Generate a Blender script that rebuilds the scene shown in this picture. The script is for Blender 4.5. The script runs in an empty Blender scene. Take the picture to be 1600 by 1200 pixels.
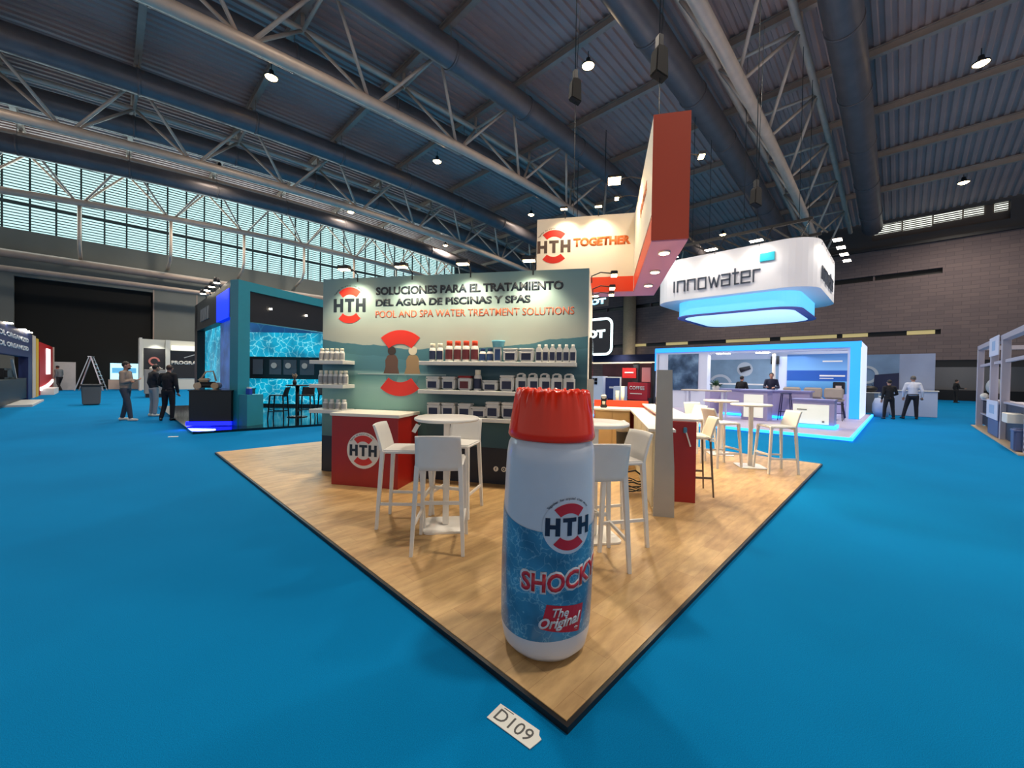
import bpy, bmesh, math, random
from mathutils import Matrix, Vector, Euler

random.seed(7)
SC = bpy.context.scene
COL = SC.collection
PI = math.pi

# ------------------------------------------------------------------ camera, world, exposure
HC = 1.53
cam_data = bpy.data.cameras.new('camera')
cam = bpy.data.objects.new('camera', cam_data)
COL.objects.link(cam)
cam_data.sensor_fit = 'HORIZONTAL'
cam_data.sensor_width = 36.0
cam_data.lens = 620.0 / 1600.0 * 36.0
cam_data.shift_y = -5.0 / 1600.0
cam_data.clip_start = 0.05
cam_data.clip_end = 400
PITCH, ROLL = math.atan(8 / 620.0), math.atan(0.016)
_f = Vector((0, math.cos(PITCH), -math.sin(PITCH)))
_r = Vector((1, 0, 0))
_u = _r.cross(_f)
_R = math.cos(ROLL) * _r + math.sin(ROLL) * _u
_U = -math.sin(ROLL) * _r + math.cos(ROLL) * _u
cm = Matrix.Identity(4)
for i in range(3):
    cm[i][0], cm[i][1], cm[i][2] = _R[i], _U[i], -_f[i]
cm[2][3] = HC
cam.matrix_world = cm
SC.camera = cam

SC.view_settings.view_transform = 'Standard'
SC.view_settings.look = 'None'
SC.view_settings.gamma = 1.0
SC.view_settings.use_curve_mapping = False
SC.view_settings.exposure = 0.0

world = bpy.data.worlds.new('hall_ambient_fill')  # even ambient fill, added to light the hall from its open side
SC.world = world
world.use_nodes = True
_bg = world.node_tree.nodes['Background']
_bg.inputs[0].default_value = (1.0, 0.94, 0.90, 1)
_bg.inputs[1].default_value = 0.75

# ------------------------------------------------------------------ frames of the place
AU = math.radians(44.5)
ROT_HALL = math.radians(45.5)      # local x = along the trusses (u), local y = towards the window wall (v)
ROT_FRONT = math.radians(-44.5)    # local x = -v, local y = u   (fronts that face down the hall)
ROT_BOOTH = math.radians(-12.5)    # local x = along the display wall, local y = behind it
S = 0.977
ZP = 0.035                         # top of the wooden booth platform
BO = (-2.953 * S, 6.192 * S)


def hall(u, v):
    return (u * math.sin(AU) - v * math.cos(AU), u * math.cos(AU) + v * math.sin(AU))


def booth(a, b):
    a *= S; b *= S
    c, s = math.cos(ROT_BOOTH), math.sin(ROT_BOOTH)
    return (BO[0] + a * c - b * s, BO[1] + a * s + b * c)


# ------------------------------------------------------------------ materials
def lin(c):
    return tuple(((x / 255.0) / 12.92 if x <= 10.3 else (((x / 255.0) + 0.055) / 1.055) ** 2.4) for x in c)


MATS = {}


def mat(name, rgb, rough=0.5, metal=0.0, emit=0.0, noise=0.0, nscale=6.0, bump=0.0, spec=0.5, ecol=None, coat=0.0):
    if name in MATS:
        return MATS[name]
    m = bpy.data.materials.new(name)
    m.use_nodes = True
    nt = m.node_tree
    b = nt.nodes['Principled BSDF']
    c = lin(rgb)
    b.inputs['Base Color'].default_value = (*c, 1)
    b.inputs['Roughness'].default_value = rough
    b.inputs['Metallic'].default_value = metal
    b.inputs['Specular IOR Level'].default_value = spec
    if coat:
        b.inputs['Coat Weight'].default_value = coat
        b.inputs['Coat Roughness'].default_value = 0.12
    if emit:
        b.inputs['Emission Color'].default_value = (*(lin(ecol) if ecol else c), 1)
        b.inputs['Emission Strength'].default_value = emit
    if noise or bump:
        tc = nt.nodes.new('ShaderNodeTexCoord')
        n = nt.nodes.new('ShaderNodeTexNoise')
        n.inputs['Scale'].default_value = nscale
        n.inputs['Detail'].default_value = 4
        nt.links.new(tc.outputs['Object'], n.inputs['Vector'])
        if noise:
            r = nt.nodes.new('ShaderNodeValToRGB')
            r.color_ramp.elements[0].position = 0.3
            r.color_ramp.elements[1].position = 0.7
            r.color_ramp.elements[0].color = (*[x * (1 - noise) for x in c], 1)
            r.color_ramp.elements[1].color = (*[min(1, x * (1 + noise)) for x in c], 1)
            nt.links.new(n.outputs['Fac'], r.inputs['Fac'])
            nt.links.new(r.outputs['Color'], b.inputs['Base Color'])
        if bump:
            bp = nt.nodes.new('ShaderNodeBump')
            bp.inputs['Strength'].default_value = bump
            bp.inputs['Distance'].default_value = 0.02
            nt.links.new(n.outputs['Fac'], bp.inputs['Height'])
            nt.links.new(bp.outputs['Normal'], b.inputs['Normal'])
    MATS[name] = m
    return m


def nodes_mat(name):
    m = bpy.data.materials.new(name)
    m.use_nodes = True
    MATS[name] = m
    return m, m.node_tree, m.node_tree.nodes['Principled BSDF']


def ramp(nt, stops, interp='LINEAR'):
    r = nt.nodes.new('ShaderNodeValToRGB')
    cr = r.color_ramp
    cr.interpolation = interp
    while len(cr.elements) < len(stops):
        cr.elements.new(0.5)
    for e, (p, c) in zip(cr.elements, stops):
        e.position = p
        e.color = (*lin(c), 1)
    return r


def water_mat(name, dark, mid, light, scale, emit=0.0, rough=0.35, stretch=(1, 1, 1)):
    """a print of pool water: caustic net of light lines"""
    m, nt, b = nodes_mat(name)
    tc = nt.nodes.new('ShaderNodeTexCoord')
    mp = nt.nodes.new('ShaderNodeMapping')
    mp.inputs['Scale'].default_value = stretch
    nt.links.new(tc.outputs['Object'], mp.inputs['Vector'])
    nz = nt.nodes.new('ShaderNodeTexNoise')
    nz.inputs['Scale'].default_value = scale * 0.8
    nz.inputs['Detail'].default_value = 3
    nt.links.new(mp.outputs['Vector'], nz.inputs['Vector'])
    mx = nt.nodes.new('ShaderNodeMixRGB')
    mx.inputs['Fac'].default_value = 0.28 / max(scale, 1)
    nt.links.new(mp.outputs['Vector'], mx.inputs['Color1'])
    nt.links.new(nz.outputs['Color'], mx.inputs['Color2'])
    mx.inputs['Fac'].default_value = 0.25
    v = nt.nodes.new('ShaderNodeTexVoronoi')
    v.feature = 'DISTANCE_TO_EDGE'
    v.inputs['Scale'].default_value = scale
    nt.links.new(mx.outputs['Color'], v.inputs['Vector'])
    r = ramp(nt, [(0.0, light), (0.05, mid), (0.35, mid), (0.8, dark)])
    nt.links.new(v.outputs['Distance'], r.inputs['Fac'])
    n2 = nt.nodes.new('ShaderNodeTexNoise')
    n2.inputs['Scale'].default_value = scale * 0.35
    nt.links.new(mp.outputs['Vector'], n2.inputs['Vector'])
    mx2 = nt.nodes.new('ShaderNodeMixRGB')
    mx2.blend_type = 'MULTIPLY'
    r2 = ramp(nt, [(0.35, (175, 175, 185)), (0.65, (255, 255, 255))])
    nt.links.new(n2.outputs['Fac'], r2.inputs['Fac'])
    mx2.inputs['Fac'].default_value = 1.0
    nt.links.new(r.outputs['Color'], mx2.inputs['Color1'])
    nt.links.new(r2.outputs['Color'], mx2.inputs['Color2'])
    b.inputs['Roughness'].default_value = rough
    if emit:
        nt.links.new(mx2.outputs['Color'], b.inputs['Emission Color'])
        b.inputs['Emission Strength'].default_value = emit
        b.inputs['Base Color'].default_value = (0.02, 0.05, 0.06, 1)
    else:
        nt.links.new(mx2.outputs['Color'], b.inputs['Base Color'])
    return m


M_WHITE = mat('white_laminate', (225, 222, 214), 0.4)
M_PLASTIC = mat('white_plastic', (222, 220, 214), 0.45, noise=0.03)
M_GREYWHITE = mat('pale_grey_paint', (190, 190, 188), 0.5, noise=0.04)
M_RED = mat('red_laminate', (156, 28, 20), 0.42, noise=0.05, nscale=3)
M_ORANGE = mat('orange_red_panel', (228, 70, 32), 0.45)
M_LOGORED = mat('logo_red', (205, 44, 30), 0.45)
M_NAVY = mat('navy_print', (14, 22, 42), 0.4)
M_INK = mat('dark_ink', (24, 36, 48), 0.5)
M_ORANGETEXT = mat('orange_lettering', (200, 96, 62), 0.5)
M_BLACK = mat('black_paint', (10, 10, 13), 0.45)
M_DARK = mat('charcoal_paint', (34, 34, 38), 0.5)
M_STEEL = mat('painted_steel', (208, 186, 168), 0.45, metal=0.2, noise=0.08, nscale=2)
M_STEELD = mat('dark_painted_steel', (168, 150, 138), 0.5, metal=0.2, noise=0.08, nscale=2)
M_DUCT = mat('galvanised_duct', (112, 106, 108), 0.4, metal=0.4, noise=0.12, nscale=1.5)
M_LAMP = mat('lit_lamp_warm', (255, 222, 170), 0.4, emit=28, ecol=(255, 214, 150))
M_LAMPW = mat('lit_lamp_white', (255, 244, 224), 0.4, emit=28, ecol=(255, 240, 215))
M_LED = mat('blue_led', (60, 170, 255), 0.4, emit=5, ecol=(20, 150, 255))
M_LEDD = mat('deep_blue_led', (30, 40, 255), 0.4, emit=5, ecol=(10, 18, 255))
M_SKIN = mat('skin', (176, 128, 104), 0.55)
M_HAIR = mat('dark_hair', (26, 20, 17), 0.6, noise=0.2, nscale=40)
M_GREYHAIR = mat('grey_hair', (92, 88, 84), 0.6, noise=0.2, nscale=40)
M_GLASS = mat('dark_screen', (12, 14, 20), 0.12)
M_WOODL = mat('pale_wood_veneer', (205, 172, 122), 0.45, noise=0.06, nscale=3)


# ------------------------------------------------------------------ mesh builder
class B:
    def __init__(self):
        self.bm = bmesh.new()

    def _new(self, verts, mtx):
        if mtx is not None:
            bmesh.ops.transform(self.bm, matrix=mtx, verts=verts)

    def box(self, x0, x1, y0, y1, z0, z1, bev=0.0, seg=2, mtx=None):
        r = bmesh.ops.create_cube(self.bm, size=1.0)
        vs = r['verts']
        for v in vs:
            v.co = Vector((x0 + (v.co.x + .5) * (x1 - x0), y0 + (v.co.y + .5) * (y1 - y0), z0 + (v.co.z + .5) * (z1 - z0)))
        if bev:
            es = list({e for v in vs for e in v.link_edges})
            g = bmesh.ops.bevel(self.bm, geom=es, offset=bev, segments=seg, affect='EDGES', clamp_overlap=True)
            vs = list({v for f in g['faces'] for v in f.verts} | {v for v in vs if v.is_valid})
        self._new(vs, mtx)
        return self

    def bar(self, p0, p1, w, h=None, up=(0, 0, 1)):
        """a rectangular bar between two points"""
        p0, p1 = Vector(p0), Vector(p1)
        h = h or w
        d = (p1 - p0); L = d.length; d.normalize()
        up = Vector(up)
        if abs(d.dot(up)) > 0.98:
            up = Vector((1, 0, 0))
        x = d.cross(up).normalized(); y = x.cross(d).normalized()
        mt = Matrix(((x.x, d.x, y.x, p0.x), (x.y, d.y, y.y, p0.y), (x.z, d.z, y.z, p0.z), (0, 0, 0, 1)))
        return self.box(-w / 2, w / 2, 0, L, -h / 2, h / 2, mtx=mt)

    def cyl(self, p0, p1, r0, r1=None, n=14, cap=True):
        p0, p1 = Vector(p0), Vector(p1)
        r1 = r0 if r1 is None else r1
        d = (p1 - p0); d.normalize()
        up = Vector((0, 0, 1)) if abs(d.z) < 0.95 else Vector((1, 0, 0))
        x = d.cross(up).normalized(); y = d.cross(x).normalized()
        a = []; b = []
        for i in range(n):
            t = 2 * PI * i / n
            o = x * math.cos(t) + y * math.sin(t)
            a.append(self.bm.verts.new(p0 + o * r0)); b.append(self.bm.verts.new(p1 + o * r1))
        for i in range(n):
            f = self.bm.faces.new((a[i], b[i], b[(i + 1) % n], a[(i + 1) % n])); f.smooth = True
        if cap:
            self.bm.faces.new(a); self.bm.faces.new(list(reversed(b)))
        return self

    def tube(self, pts, r, n=8):
        pts = [Vector(p) for p in pts]
        rings = []
        prev = None
        for i, p in enumerate(pts):
            d = (pts[min(i + 1, len(pts) - 1)] - pts[max(i - 1, 0)]).normalized()
            if prev is None:
                up = Vector((0, 0, 1)) if abs(d.z) < 0.9 else Vector((1, 0, 0))
                x = d.cross(up).normalized()
            else:
                x = (prev - d * prev.dot(d)).normalized()
            prev = x
            y = d.cross(x)
            rr = r[i] if isinstance(r, (list, tuple)) else r
            rings.append([self.bm.verts.new(p + (x * math.cos(2 * PI * k / n) + y * math.sin(2 * PI * k / n)) * rr) for k in range(n)])
        for a, b in zip(rings, rings[1:]):
            for k in range(n):
                f = self.bm.faces.new((a[k], a[(k + 1) % n], b[(k + 1) % n], b[k])); f.smooth = True
        self.bm.faces.new(list(reversed(rings[0]))); self.bm.faces.new(rings[-1])
        return self

    def lathe(self, prof, n=32, c=(0, 0), smooth=True, sx=1.0, sy=1.0):
        rings = []
        for r, z in prof:
            if r < 1e-6:
                rings.append([self.bm.verts.new((c[0], c[1], z))])
            else:
                rings.append([self.bm.verts.new((c[0] + sx * r * math.cos(2 * PI * k / n), c[1] + sy * r * math.sin(2 * PI * k / n), z)) for k in range(n)])
        for a, b in zip(rings, rings[1:]):
            for k in range(n):
                k2 = (k + 1) % n
                if len(a) == 1 and len(b) == 1:
                    continue
                if len(a) == 1:
                    f = self.bm.faces.new((a[0], b[k2], b[k]))
                elif len(b) == 1:
                    f = self.bm.faces.new((a[k], a[k2], b[0]))
                else:
                    f = self.bm.faces.new((a[k], a[k2], b[k2], b[k]))
                f.smooth = smooth
        return self

    def prism(self, pts, axis, lo, hi, mtx=None):
        """extrude a 2-D outline; axis x: (y,z) outline, y: (x,z), z: (x,y)"""
        def mk(p, t):
            if axis == 'x': return (t, p[0], p[1])
            if axis == 'y': return (p[0], t, p[1])
            return (p[0], p[1], t)
        a = [self.bm.verts.new(mk(p, lo)) for p in pts]
        b = [self.bm.verts.new(mk(p, hi)) for p in pts]
        n = len(pts)
        for i in range(n):
            self.bm.faces.new((a[i], a[(i + 1) % n], b[(i + 1) % n], b[i]))
        self.bm.faces.new(list(reversed(a))); self.bm.faces.new(b)
        self._new(a + b, mtx)
        return self

    def ball(self, c, rx, ry=None, rz=None, n=16, m=10, mtx=None):
        ry = ry or rx; rz = rz or rx
        r = bmesh.ops.create_uvsphere(self.bm, u_segments=n, v_segments=m, radius=1.0)
        for v in r['verts']:
            v.co = Vector((c[0] + v.co.x * rx, c[1] + v.co.y * ry, c[2] + v.co.z * rz))
        for f in {f for v in r['verts'] for f in v.link_faces}:
            f.smooth = True
        self._new(r['verts'], mtx)
        return self

    def obj(self, name, m, parent=None, mtx=None):
        bmesh.ops.recalc_face_normals(self.bm, faces=self.bm.faces[:])
        if mtx is not None:
            self.bm.transform(mtx)
        me = bpy.data.meshes.new(name)
        self.bm.to_mesh(me); self.bm.free()
        me.materials.append(m)
        o = bpy.data.objects.new(name, me)
        COL.objects.link(o)
        if parent is not None:
            o.parent = parent
        return o


def tag(o, label, cat=None, group=None, kind=None):
    o['label'] = label
    if cat: o['category'] = cat
    if group: o['group'] = group
    if kind: o['kind'] = kind
    return o


def place(o, loc, rz=0.0):
    o.location = loc
    o.rotation_euler = (0, 0, rz)
    return o


def thing(name, label, cat, loc=(0, 0, 0), rz=0.0, group=None):
    o = bpy.data.objects.new(name, None)
    o.empty_display_size = 0.1
    COL.objects.link(o)
    place(o, loc, rz)
    return tag(o, label, cat, group)


def struct(o, label):
    o['kind'] = 'structure'
    o['label'] = label
    return o


def dup(root, loc, rz, label=None, group=None):
    r = root.copy(); COL.objects.link(r)
    place(r, loc, rz)
    if label: r['label'] = label
    if group: r['group'] = group
    for ch in list(root.children):
        c = ch.copy(); COL.objects.link(c); c.parent = r
        for g in list(ch.children):
            d = g.copy(); COL.objects.link(d); d.parent = c
    return r


def spot(name, loc, target, power, angle, color=(1, 0.85, 0.65), size=0.08, blend=0.6, parent=None):
    l = bpy.data.lights.new(name, 'SPOT')
    l.energy = power; l.spot_size = math.radians(angle); l.spot_blend = blend
    l.color = color; l.shadow_soft_size = size
    o = bpy.data.objects.new(name, l); COL.objects.link(o)
    d = Vector(target) - Vector(loc)
    o.rotation_euler = d.to_track_quat('-Z', 'Y').to_euler()
    o.location = loc
    if parent is not None: o.parent = parent
    return o


def area(name, loc, target, power, sx, sy, color=(1, 1, 1), parent=None):
    l = bpy.data.lights.new(name, 'AREA')
    l.shape = 'RECTANGLE'; l.size = sx; l.size_y = sy; l.energy = power; l.color = color
    o = bpy.data.objects.new(name, l); COL.objects.link(o)
    d = Vector(target) - Vector(loc)
    o.rotation_euler = d.to_track_quat('-Z', 'Y').to_euler()
    o.location = loc
    if parent is not None: o.parent = parent
    return o


# ------------------------------------------------------------------ lettering and marks
def glyph_bm(s, bold=0.0, shear=0.0):
    cu = bpy.data.curves.new('tmp', 'FONT')
    cu.body = s; cu.size = 1.0; cu.offset = bold; cu.resolution_u = 3; cu.shear = shear
    cu.fill_mode = 'FRONT'
    o = bpy.data.objects.new('tmp', cu); COL.objects.link(o)
    dg = bpy.context.evaluated_depsgraph_get()
    me = bpy.data.meshes.new_from_object(o.evaluated_get(dg))
    bm = bmesh.new(); bm.from_mesh(me)
    bpy.data.objects.remove(o); bpy.data.curves.remove(cu); bpy.data.meshes.remove(me)
    return bm


def text_bm(s, w=None, h=None, bold=0.0, shear=0.0, depth=0.004, align='l', slope=0.0):
    """letters in the local x-z plane facing -y, lower left at the origin"""
    bm = glyph_bm(s, bold, shear)
    xs = [v.co.x for v in bm.verts]; ys = [v.co.y for v in bm.verts]
    x0, x1, y0, y1 = min(xs), max(xs), min(ys), max(ys)
    ky = (h / (y1 - y0)) if h else (w / (x1 - x0))
    kx = (w / (x1 - x0)) if w else ky
    off = {'l': 0, 'c': -(x1 - x0) * kx / 2, 'r': -(x1 - x0) * kx}[align]
    for v in bm.verts:
        x = (v.co.x - x0) * kx + off
        v.co = Vector((x, 0, (v.co.y - y0) * ky + slope * x))
    g = bmesh.ops.extrude_face_region(bm, geom=bm.faces[:])
    for e in g['geom']:
        if isinstance(e, bmesh.types.BMVert):
            e.co.y -= depth
    return bm


def text(s, m, parent, x, z, y=0.0, name='lettering', mtx=None, **k):
    b = B(); b.bm.free(); b.bm = text_bm(s, **k)
    o = b.obj(name, m, parent, Matrix.Translation((x, y, z)) if mtx is None else mtx)
    return o


def arc_pts(r0, r1, a0, a1, n=14):
    o = [(r1 * math.cos(a0 + (a1 - a0) * i / n), r1 * math.sin(a0 + (a1 - a0) * i / n)) for i in range(n + 1)]
    i_ = [(r0 * math.cos(a1 + (a0 - a1) * i / n), r0 * math.sin(a1 + (a0 - a1) * i / n)) for i in range(n + 1)]
    return o + i_


def arc_bm(b, cx, cz, r0, r1, a0, a1, y0, y1, n=14):
    """annular sector built of quads, in the x-z plane"""
    def p(r, a, y): return b.bm.verts.new((cx + r * math.cos(a), y, cz + r * math.sin(a)))
    rows = []
    for i in range(n + 1):
        a = a0 + (a1 - a0) * i / n
        rows.append((p(r0, a, y0), p(r1, a, y0), p(r1, a, y1), p(r0, a, y1)))
    for q, w in zip(rows, rows[1:]):
        for k in range(4):
            b.bm.faces.new((q[k], q[(k + 1) % 4], w[(k + 1) % 4], w[k]))
    b.bm.faces.new(rows[0]); b.bm.faces.new(tuple(reversed(rows[-1])))
    return b


def disc_bm(b, cx, cz, r, y0, y1, n=40):
    return b.prism([(cx + r * math.cos(2 * PI * i / n), cz + r * math.sin(2 * PI * i / n)) for i in range(n)], 'y', y0, y1)


def arctext_bm(s, R, h, a_mid, spread):
    """small letters set round a circle, top centre at angle a_mid"""
    out = bmesh.new()
    n = len(s)
    for i, ch in enumerate(s):
        if ch == ' ': continue
        a = a_mid + spread / 2 - spread * i / (n - 1)
        g = glyph_bm(ch, 0.01)
        if not g.verts:
            g.free(); continue
        xs = [v.co.x for v in g.verts]
        cx = (min(xs) + max(xs)) / 2
        mt = Matrix.Rotation(a - PI / 2, 4, 'Z') @ Matrix.Translation((-cx * h, 0, 0)) @ Matrix.Scale(h, 4)
        mt = Matrix.Translation((R * math.cos(a), R * math.sin(a), 0)) @ mt
        g.transform(mt)
        me = bpy.data.meshes.new('t'); g.to_mesh(me); g.free(); out.from_mesh(me); bpy.data.meshes.remove(me)
    for v in out.verts:
        v.co = Vector((v.co.x, 0, v.co.y))
    return out


A43 = math.radians(43)


def hth_bm(w, h, d):
    """heavy geometric H T H, centred on the origin"""
    b = B()
    k = w / 3.06
    for x0 in (0, 2.14):
        b.prism([(x0 * k, 0), (x0 * k + .29 * k, 0), (x0 * k + .29 * k, h * .39), (x0 * k + .63 * k, h * .39), (x0 * k + .63 * k, 0), (x0 * k + .92 * k, 0),
                 (x0 * k + .92 * k, h), (x0 * k + .63 * k, h), (x0 * k + .63 * k, h * .62), (x0 * k + .29 * k, h * .62), (x0 * k + .29 * k, h), (x0 * k, h)], 'y', -d, 0)
    b.prism([(1.39 * k, 0), (1.68 * k, 0), (1.68 * k, h * .77), (1.98 * k, h * .77), (1.98 * k, h), (1.09 * k, h), (1.09 * k, h * .77), (1.39 * k, h * .77)], 'y', -d, 0)
    for v in b.bm.verts: v.co.x -= w / 2; v.co.z -= h / 2
    return b.bm


def hth_logo(parent, cx, cz, y, R, disc=True, tag_text=True, red=None, ink=None):
    red = red or M_LOGORED; ink = ink or M_INK
    if disc:
        disc_bm(B(), cx, cz, R, y - 0.006, y).obj('logo_disc', M_WHITE, parent)
        y -= 0.006
    for s in (1, -1):
        arc_bm(B(), cx, cz, R * .5, R * .83, s * PI / 2 - A43, s * PI / 2 + A43, y - .004, y).obj('logo_ring', red, parent)
    b = B(); b.bm.free(); b.bm = hth_bm(1.66 * R, .62 * R, .004)
    b.obj('logo_lettering', ink, parent, Matrix.Translation((cx, y, cz)))
    if tag_text:
        b = B(); b.bm.free(); b.bm = arctext_bm('Together for crystal clear water', R * .88, R * .11, PI / 2 + .12, 1.75)
        b.obj('small_lettering', ink, parent, Matrix.Translation((cx, y - .002, cz)))

# ================================================================== THE HALL
def zl(u):                       # lower chord of the arched trusses
    return 13.8 - 0.0025 * (u - 14) ** 2


def zdeck(u):
    return zl(u) + 3.9


U_END, V_WALL = 46.0, 44.0
NODES_LO = [3.45 + 4.9 * k for k in range(-5, 9)]
NODES_UP = [1.0 + 4.9 * k for k in range(-4, 10)]

# carpet
m, nt, bs = nodes_mat('blue_carpet')
tc = nt.nodes.new('ShaderNodeTexCoord')
n1 = nt.nodes.new('ShaderNodeTexNoise'); n1.inputs['Scale'].default_value = 0.55; n1.inputs['Detail'].default_value = 5
n2 = nt.nodes.new('ShaderNodeTexNoise'); n2.inputs['Scale'].default_value = 260; n2.inputs['Detail'].default_value = 2
nt.links.new(tc.outputs['Object'], n1.inputs['Vector']); nt.links.new(tc.outputs['Object'], n2.inputs['Vector'])
r1 = ramp(nt, [(0.3, (0, 120, 180)), (0.7, (0, 128, 190))])
r2 = ramp(nt, [(0.3, (205, 205, 205)), (0.7, (255, 255, 255))])
mx = nt.nodes.new('ShaderNodeMixRGB'); mx.blend_type = 'MULTIPLY'; mx.inputs['Fac'].default_value = 1
nt.links.new(n1.outputs['Fac'], r1.inputs['Fac']); nt.links.new(n2.outputs['Fac'], r2.inputs['Fac'])
nt.links.new(r1.outputs['Color'], mx.inputs['Color1']); nt.links.new(r2.outputs['Color'], mx.inputs['Color2'])
nt.links.new(mx.outputs['Color'], bs.inputs['Base Color'])
bs.inputs['Roughness'].default_value = 0.9
bs.inputs['Specular IOR Level'].default_value = 0.05
bp = nt.nodes.new('ShaderNodeBump'); bp.inputs['Strength'].default_value = 0.25; bp.inputs['Distance'].default_value = 0.004
nt.links.new(n2.outputs['Fac'], bp.inputs['Height']); nt.links.new(bp.outputs['Normal'], bs.inputs['Normal'])
o = B().box(-26, 60, -24, 62, -0.3, 0.0).obj('floor', m)
place(o, (0, 0, 0), ROT_HALL)
struct(o, 'bright blue exhibition carpet covering the whole hall floor')

# corrugated roof deck
m_roof = mat('grey_roof_sheet', (178, 152, 146), 0.55, metal=0.15, noise=0.1, nscale=0.4)
b = B()
us = [-26 + 4.0 * i for i in range(19)]
prof = []
v = -22.0
while v < V_WALL + 1.2:
    prof += [(v, 0.0), (v + .16, 0.0), (v + .21, 0.09), (v + .37, 0.09)]
    v += 0.42
rows = []
for uu in us:
    uu2 = min(uu, U_END + .3)
    rows.append([b.bm.verts.new((uu2, p[0], zdeck(uu2) + p[1])) for p in prof])
for r0, r1_ in zip(rows, rows[1:]):
    for k in range(len(prof) - 1):
        b.bm.faces.new((r0[k], r0[k + 1], r1_[k + 1], r1_[k]))
o = b.obj('ceiling', m_roof)
sm = o.modifiers.new('thick', 'SOLIDIFY'); sm.thickness = 0.06; sm.offset = 1
place(o, (0, 0, 0), ROT_HALL)
struct(o, 'grey corrugated metal roof of the hall')

# roof beams crossing between the trusses
for i, uu in enumerate(NODES_UP):
    if uu < -14 or uu > 45: continue
    z = zdeck(uu) - .42
    b = B()
    b.box(uu - .13, uu + .13, -21, V_WALL, z - .02, z + .02)
    b.box(uu - .13, uu + .13, -21, V_WALL, z + .34, z + .38)
    b.box(uu - .03, uu + .03, -21, V_WALL, z + .02, z + .34)
    o = b.obj('trim_%d' % (i + 1), M_STEELD)
    place(o, (0, 0, 0), ROT_HALL)
    struct(o, 'grey steel roof beam crossing under the corrugated roof')

# trusses
tr_lab = {5.0: 'white tubular roof truss running over the rounded white hanging sign',
          17.3: 'white tubular roof truss crossing above the mural display wall',
          29.4: 'white tubular roof truss, second from the long window strip',
          41.5: 'white tubular roof truss hung directly before the long window strip'}
for vt, lab in tr_lab.items():
    t = thing('roof_truss', lab, 'truss', (0, 0, 0), ROT_HALL, 'arched roof trusses')
    uA, uB = -18.0, 44.5
    n = 26
    UP = 3.2 if vt > 41 else 2.75
    B().tube([(uA + (uB - uA) * i / n, vt, zl(uA + (uB - uA) * i / n)) for i in range(n + 1)], 0.24, 12).obj('lower_chord', M_STEEL, t)
    for s in (-1, 1):
        B().tube([(uA + (uB - uA) * i / n, vt + 1.6 * s, zl(uA + (uB - uA) * i / n) + UP) for i in range(n + 1)], 0.15, 10).obj('upper_chord', M_STEEL, t)
    for ul in NODES_LO:
        if ul < uA or ul > uB: continue
        for du in (-2.45, 2.45):
            for s in (-1, 1):
                uu = ul + du
                if uu < uA or uu > uB: continue
                B().cyl((ul + .2 * (1 if du > 0 else -1), vt, zl(ul) + .1), (uu, vt + 1.6 * s, zl(uu) + UP), 0.075, n=8).obj('brace', M_STEEL, t)
    for uu in NODES_UP:
        if uu < uA or uu > uB: continue
        B().cyl((uu, vt - 1.6, zl(uu) + UP), (uu, vt + 1.6, zl(uu) + UP), 0.08, n=8).obj('cross_strut', M_STEEL, t)
        for s in (-1, 1):
            B().cyl((uu, vt + 1.6 * s, zl(uu) + UP), (uu, vt + 1.6 * s, zdeck(uu) - .4), 0.09, n=8).obj('post', M_STEEL, t)
    if vt == 41.5:
        for ul in NODES_LO:
            if -14 < ul < 34:
                B().tube([(ul, vt, zl(ul) - .2), (ul, vt, zl(ul) - 2.6), (ul, vt + .5, zl(ul) - 3.2), (ul, V_WALL - .2, zl(ul) - 3.6)], 0.11, 8).obj('hanger', M_STEEL, t)

# ducts
duct_lab = {1.95: 'round grey air duct, rightmost under the roof', 7.8: 'round grey air duct over the red-fronted hanging sign',
            14.8: 'round bluish air duct nearest the roof centre, before the mural wall truss', 20.0: 'round air duct right behind the mural wall truss',
            26.8: 'round air duct in front of the second truss from the windows', 31.9: 'round air duct behind the second truss from the windows',
            38.4: 'round bluish air duct running along the top of the window strip'}
for vd, lab in duct_lab.items():
    t = thing('ventilation_duct', lab, 'duct', (0, 0, 0), ROT_HALL, 'round ducts under the roof')
    uA, uB = -18.0, 43.0
    n = 30
    R = 0.64 if vd < 10 else 0.58
    HD = 1.95 if vd > 38 else 2.15
    B().tube([(uA + (uB - uA) * i / n, vd, zl(uA + (uB - uA) * i / n) + HD) for i in range(n + 1)], R, 18).obj('pipe', M_DUCT, t)
    for k in range(-2, 10):
        uu = 1.0 + 4.9 * k
        if uu > 42: continue
        B().cyl((uu - .06, vd, zl(uu - .06) + HD), (uu + .06, vd, zl(uu + .06) + HD), R + .035, n=18).obj('clamp_band', M_DUCT, t)
        B().cyl((uu, vd, zl(uu) + HD + R - .05), (uu, vd, zdeck(uu) - .4), 0.02, n=6).obj('hanger_rod', M_STEELD, t)

# high-bay lamps
lamps = [(5.72, 22.93, 'lit round ceiling lamp over the left half, nearest the camera'), (15.99, 23.35, 'lit ceiling lamp above the mural wall truss, halfway down the hall'),
         (5.65, 35.79, 'lit ceiling lamp nearest the left window strip'), (15.6, 36.47, 'lit ceiling lamp second along the row before the windows'),
         (27.04, 37.6, 'small lit ceiling lamp third along the row before the windows'), (15.98, 10.96, 'lit ceiling lamp beside the two black cable bags'),
         (28.29, -2.31, 'lit ceiling lamp at the top right, nearer of two'), (40.6, -2.7, 'lit ceiling lamp at the right, just above the far clerestory windows'),
         (40.5, 12.3, 'small lit ceiling lamp between the two hanging signs'), (27.18, 24.58, 'small lit ceiling lamp left of the hanging sign with orange lettering')]
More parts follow.
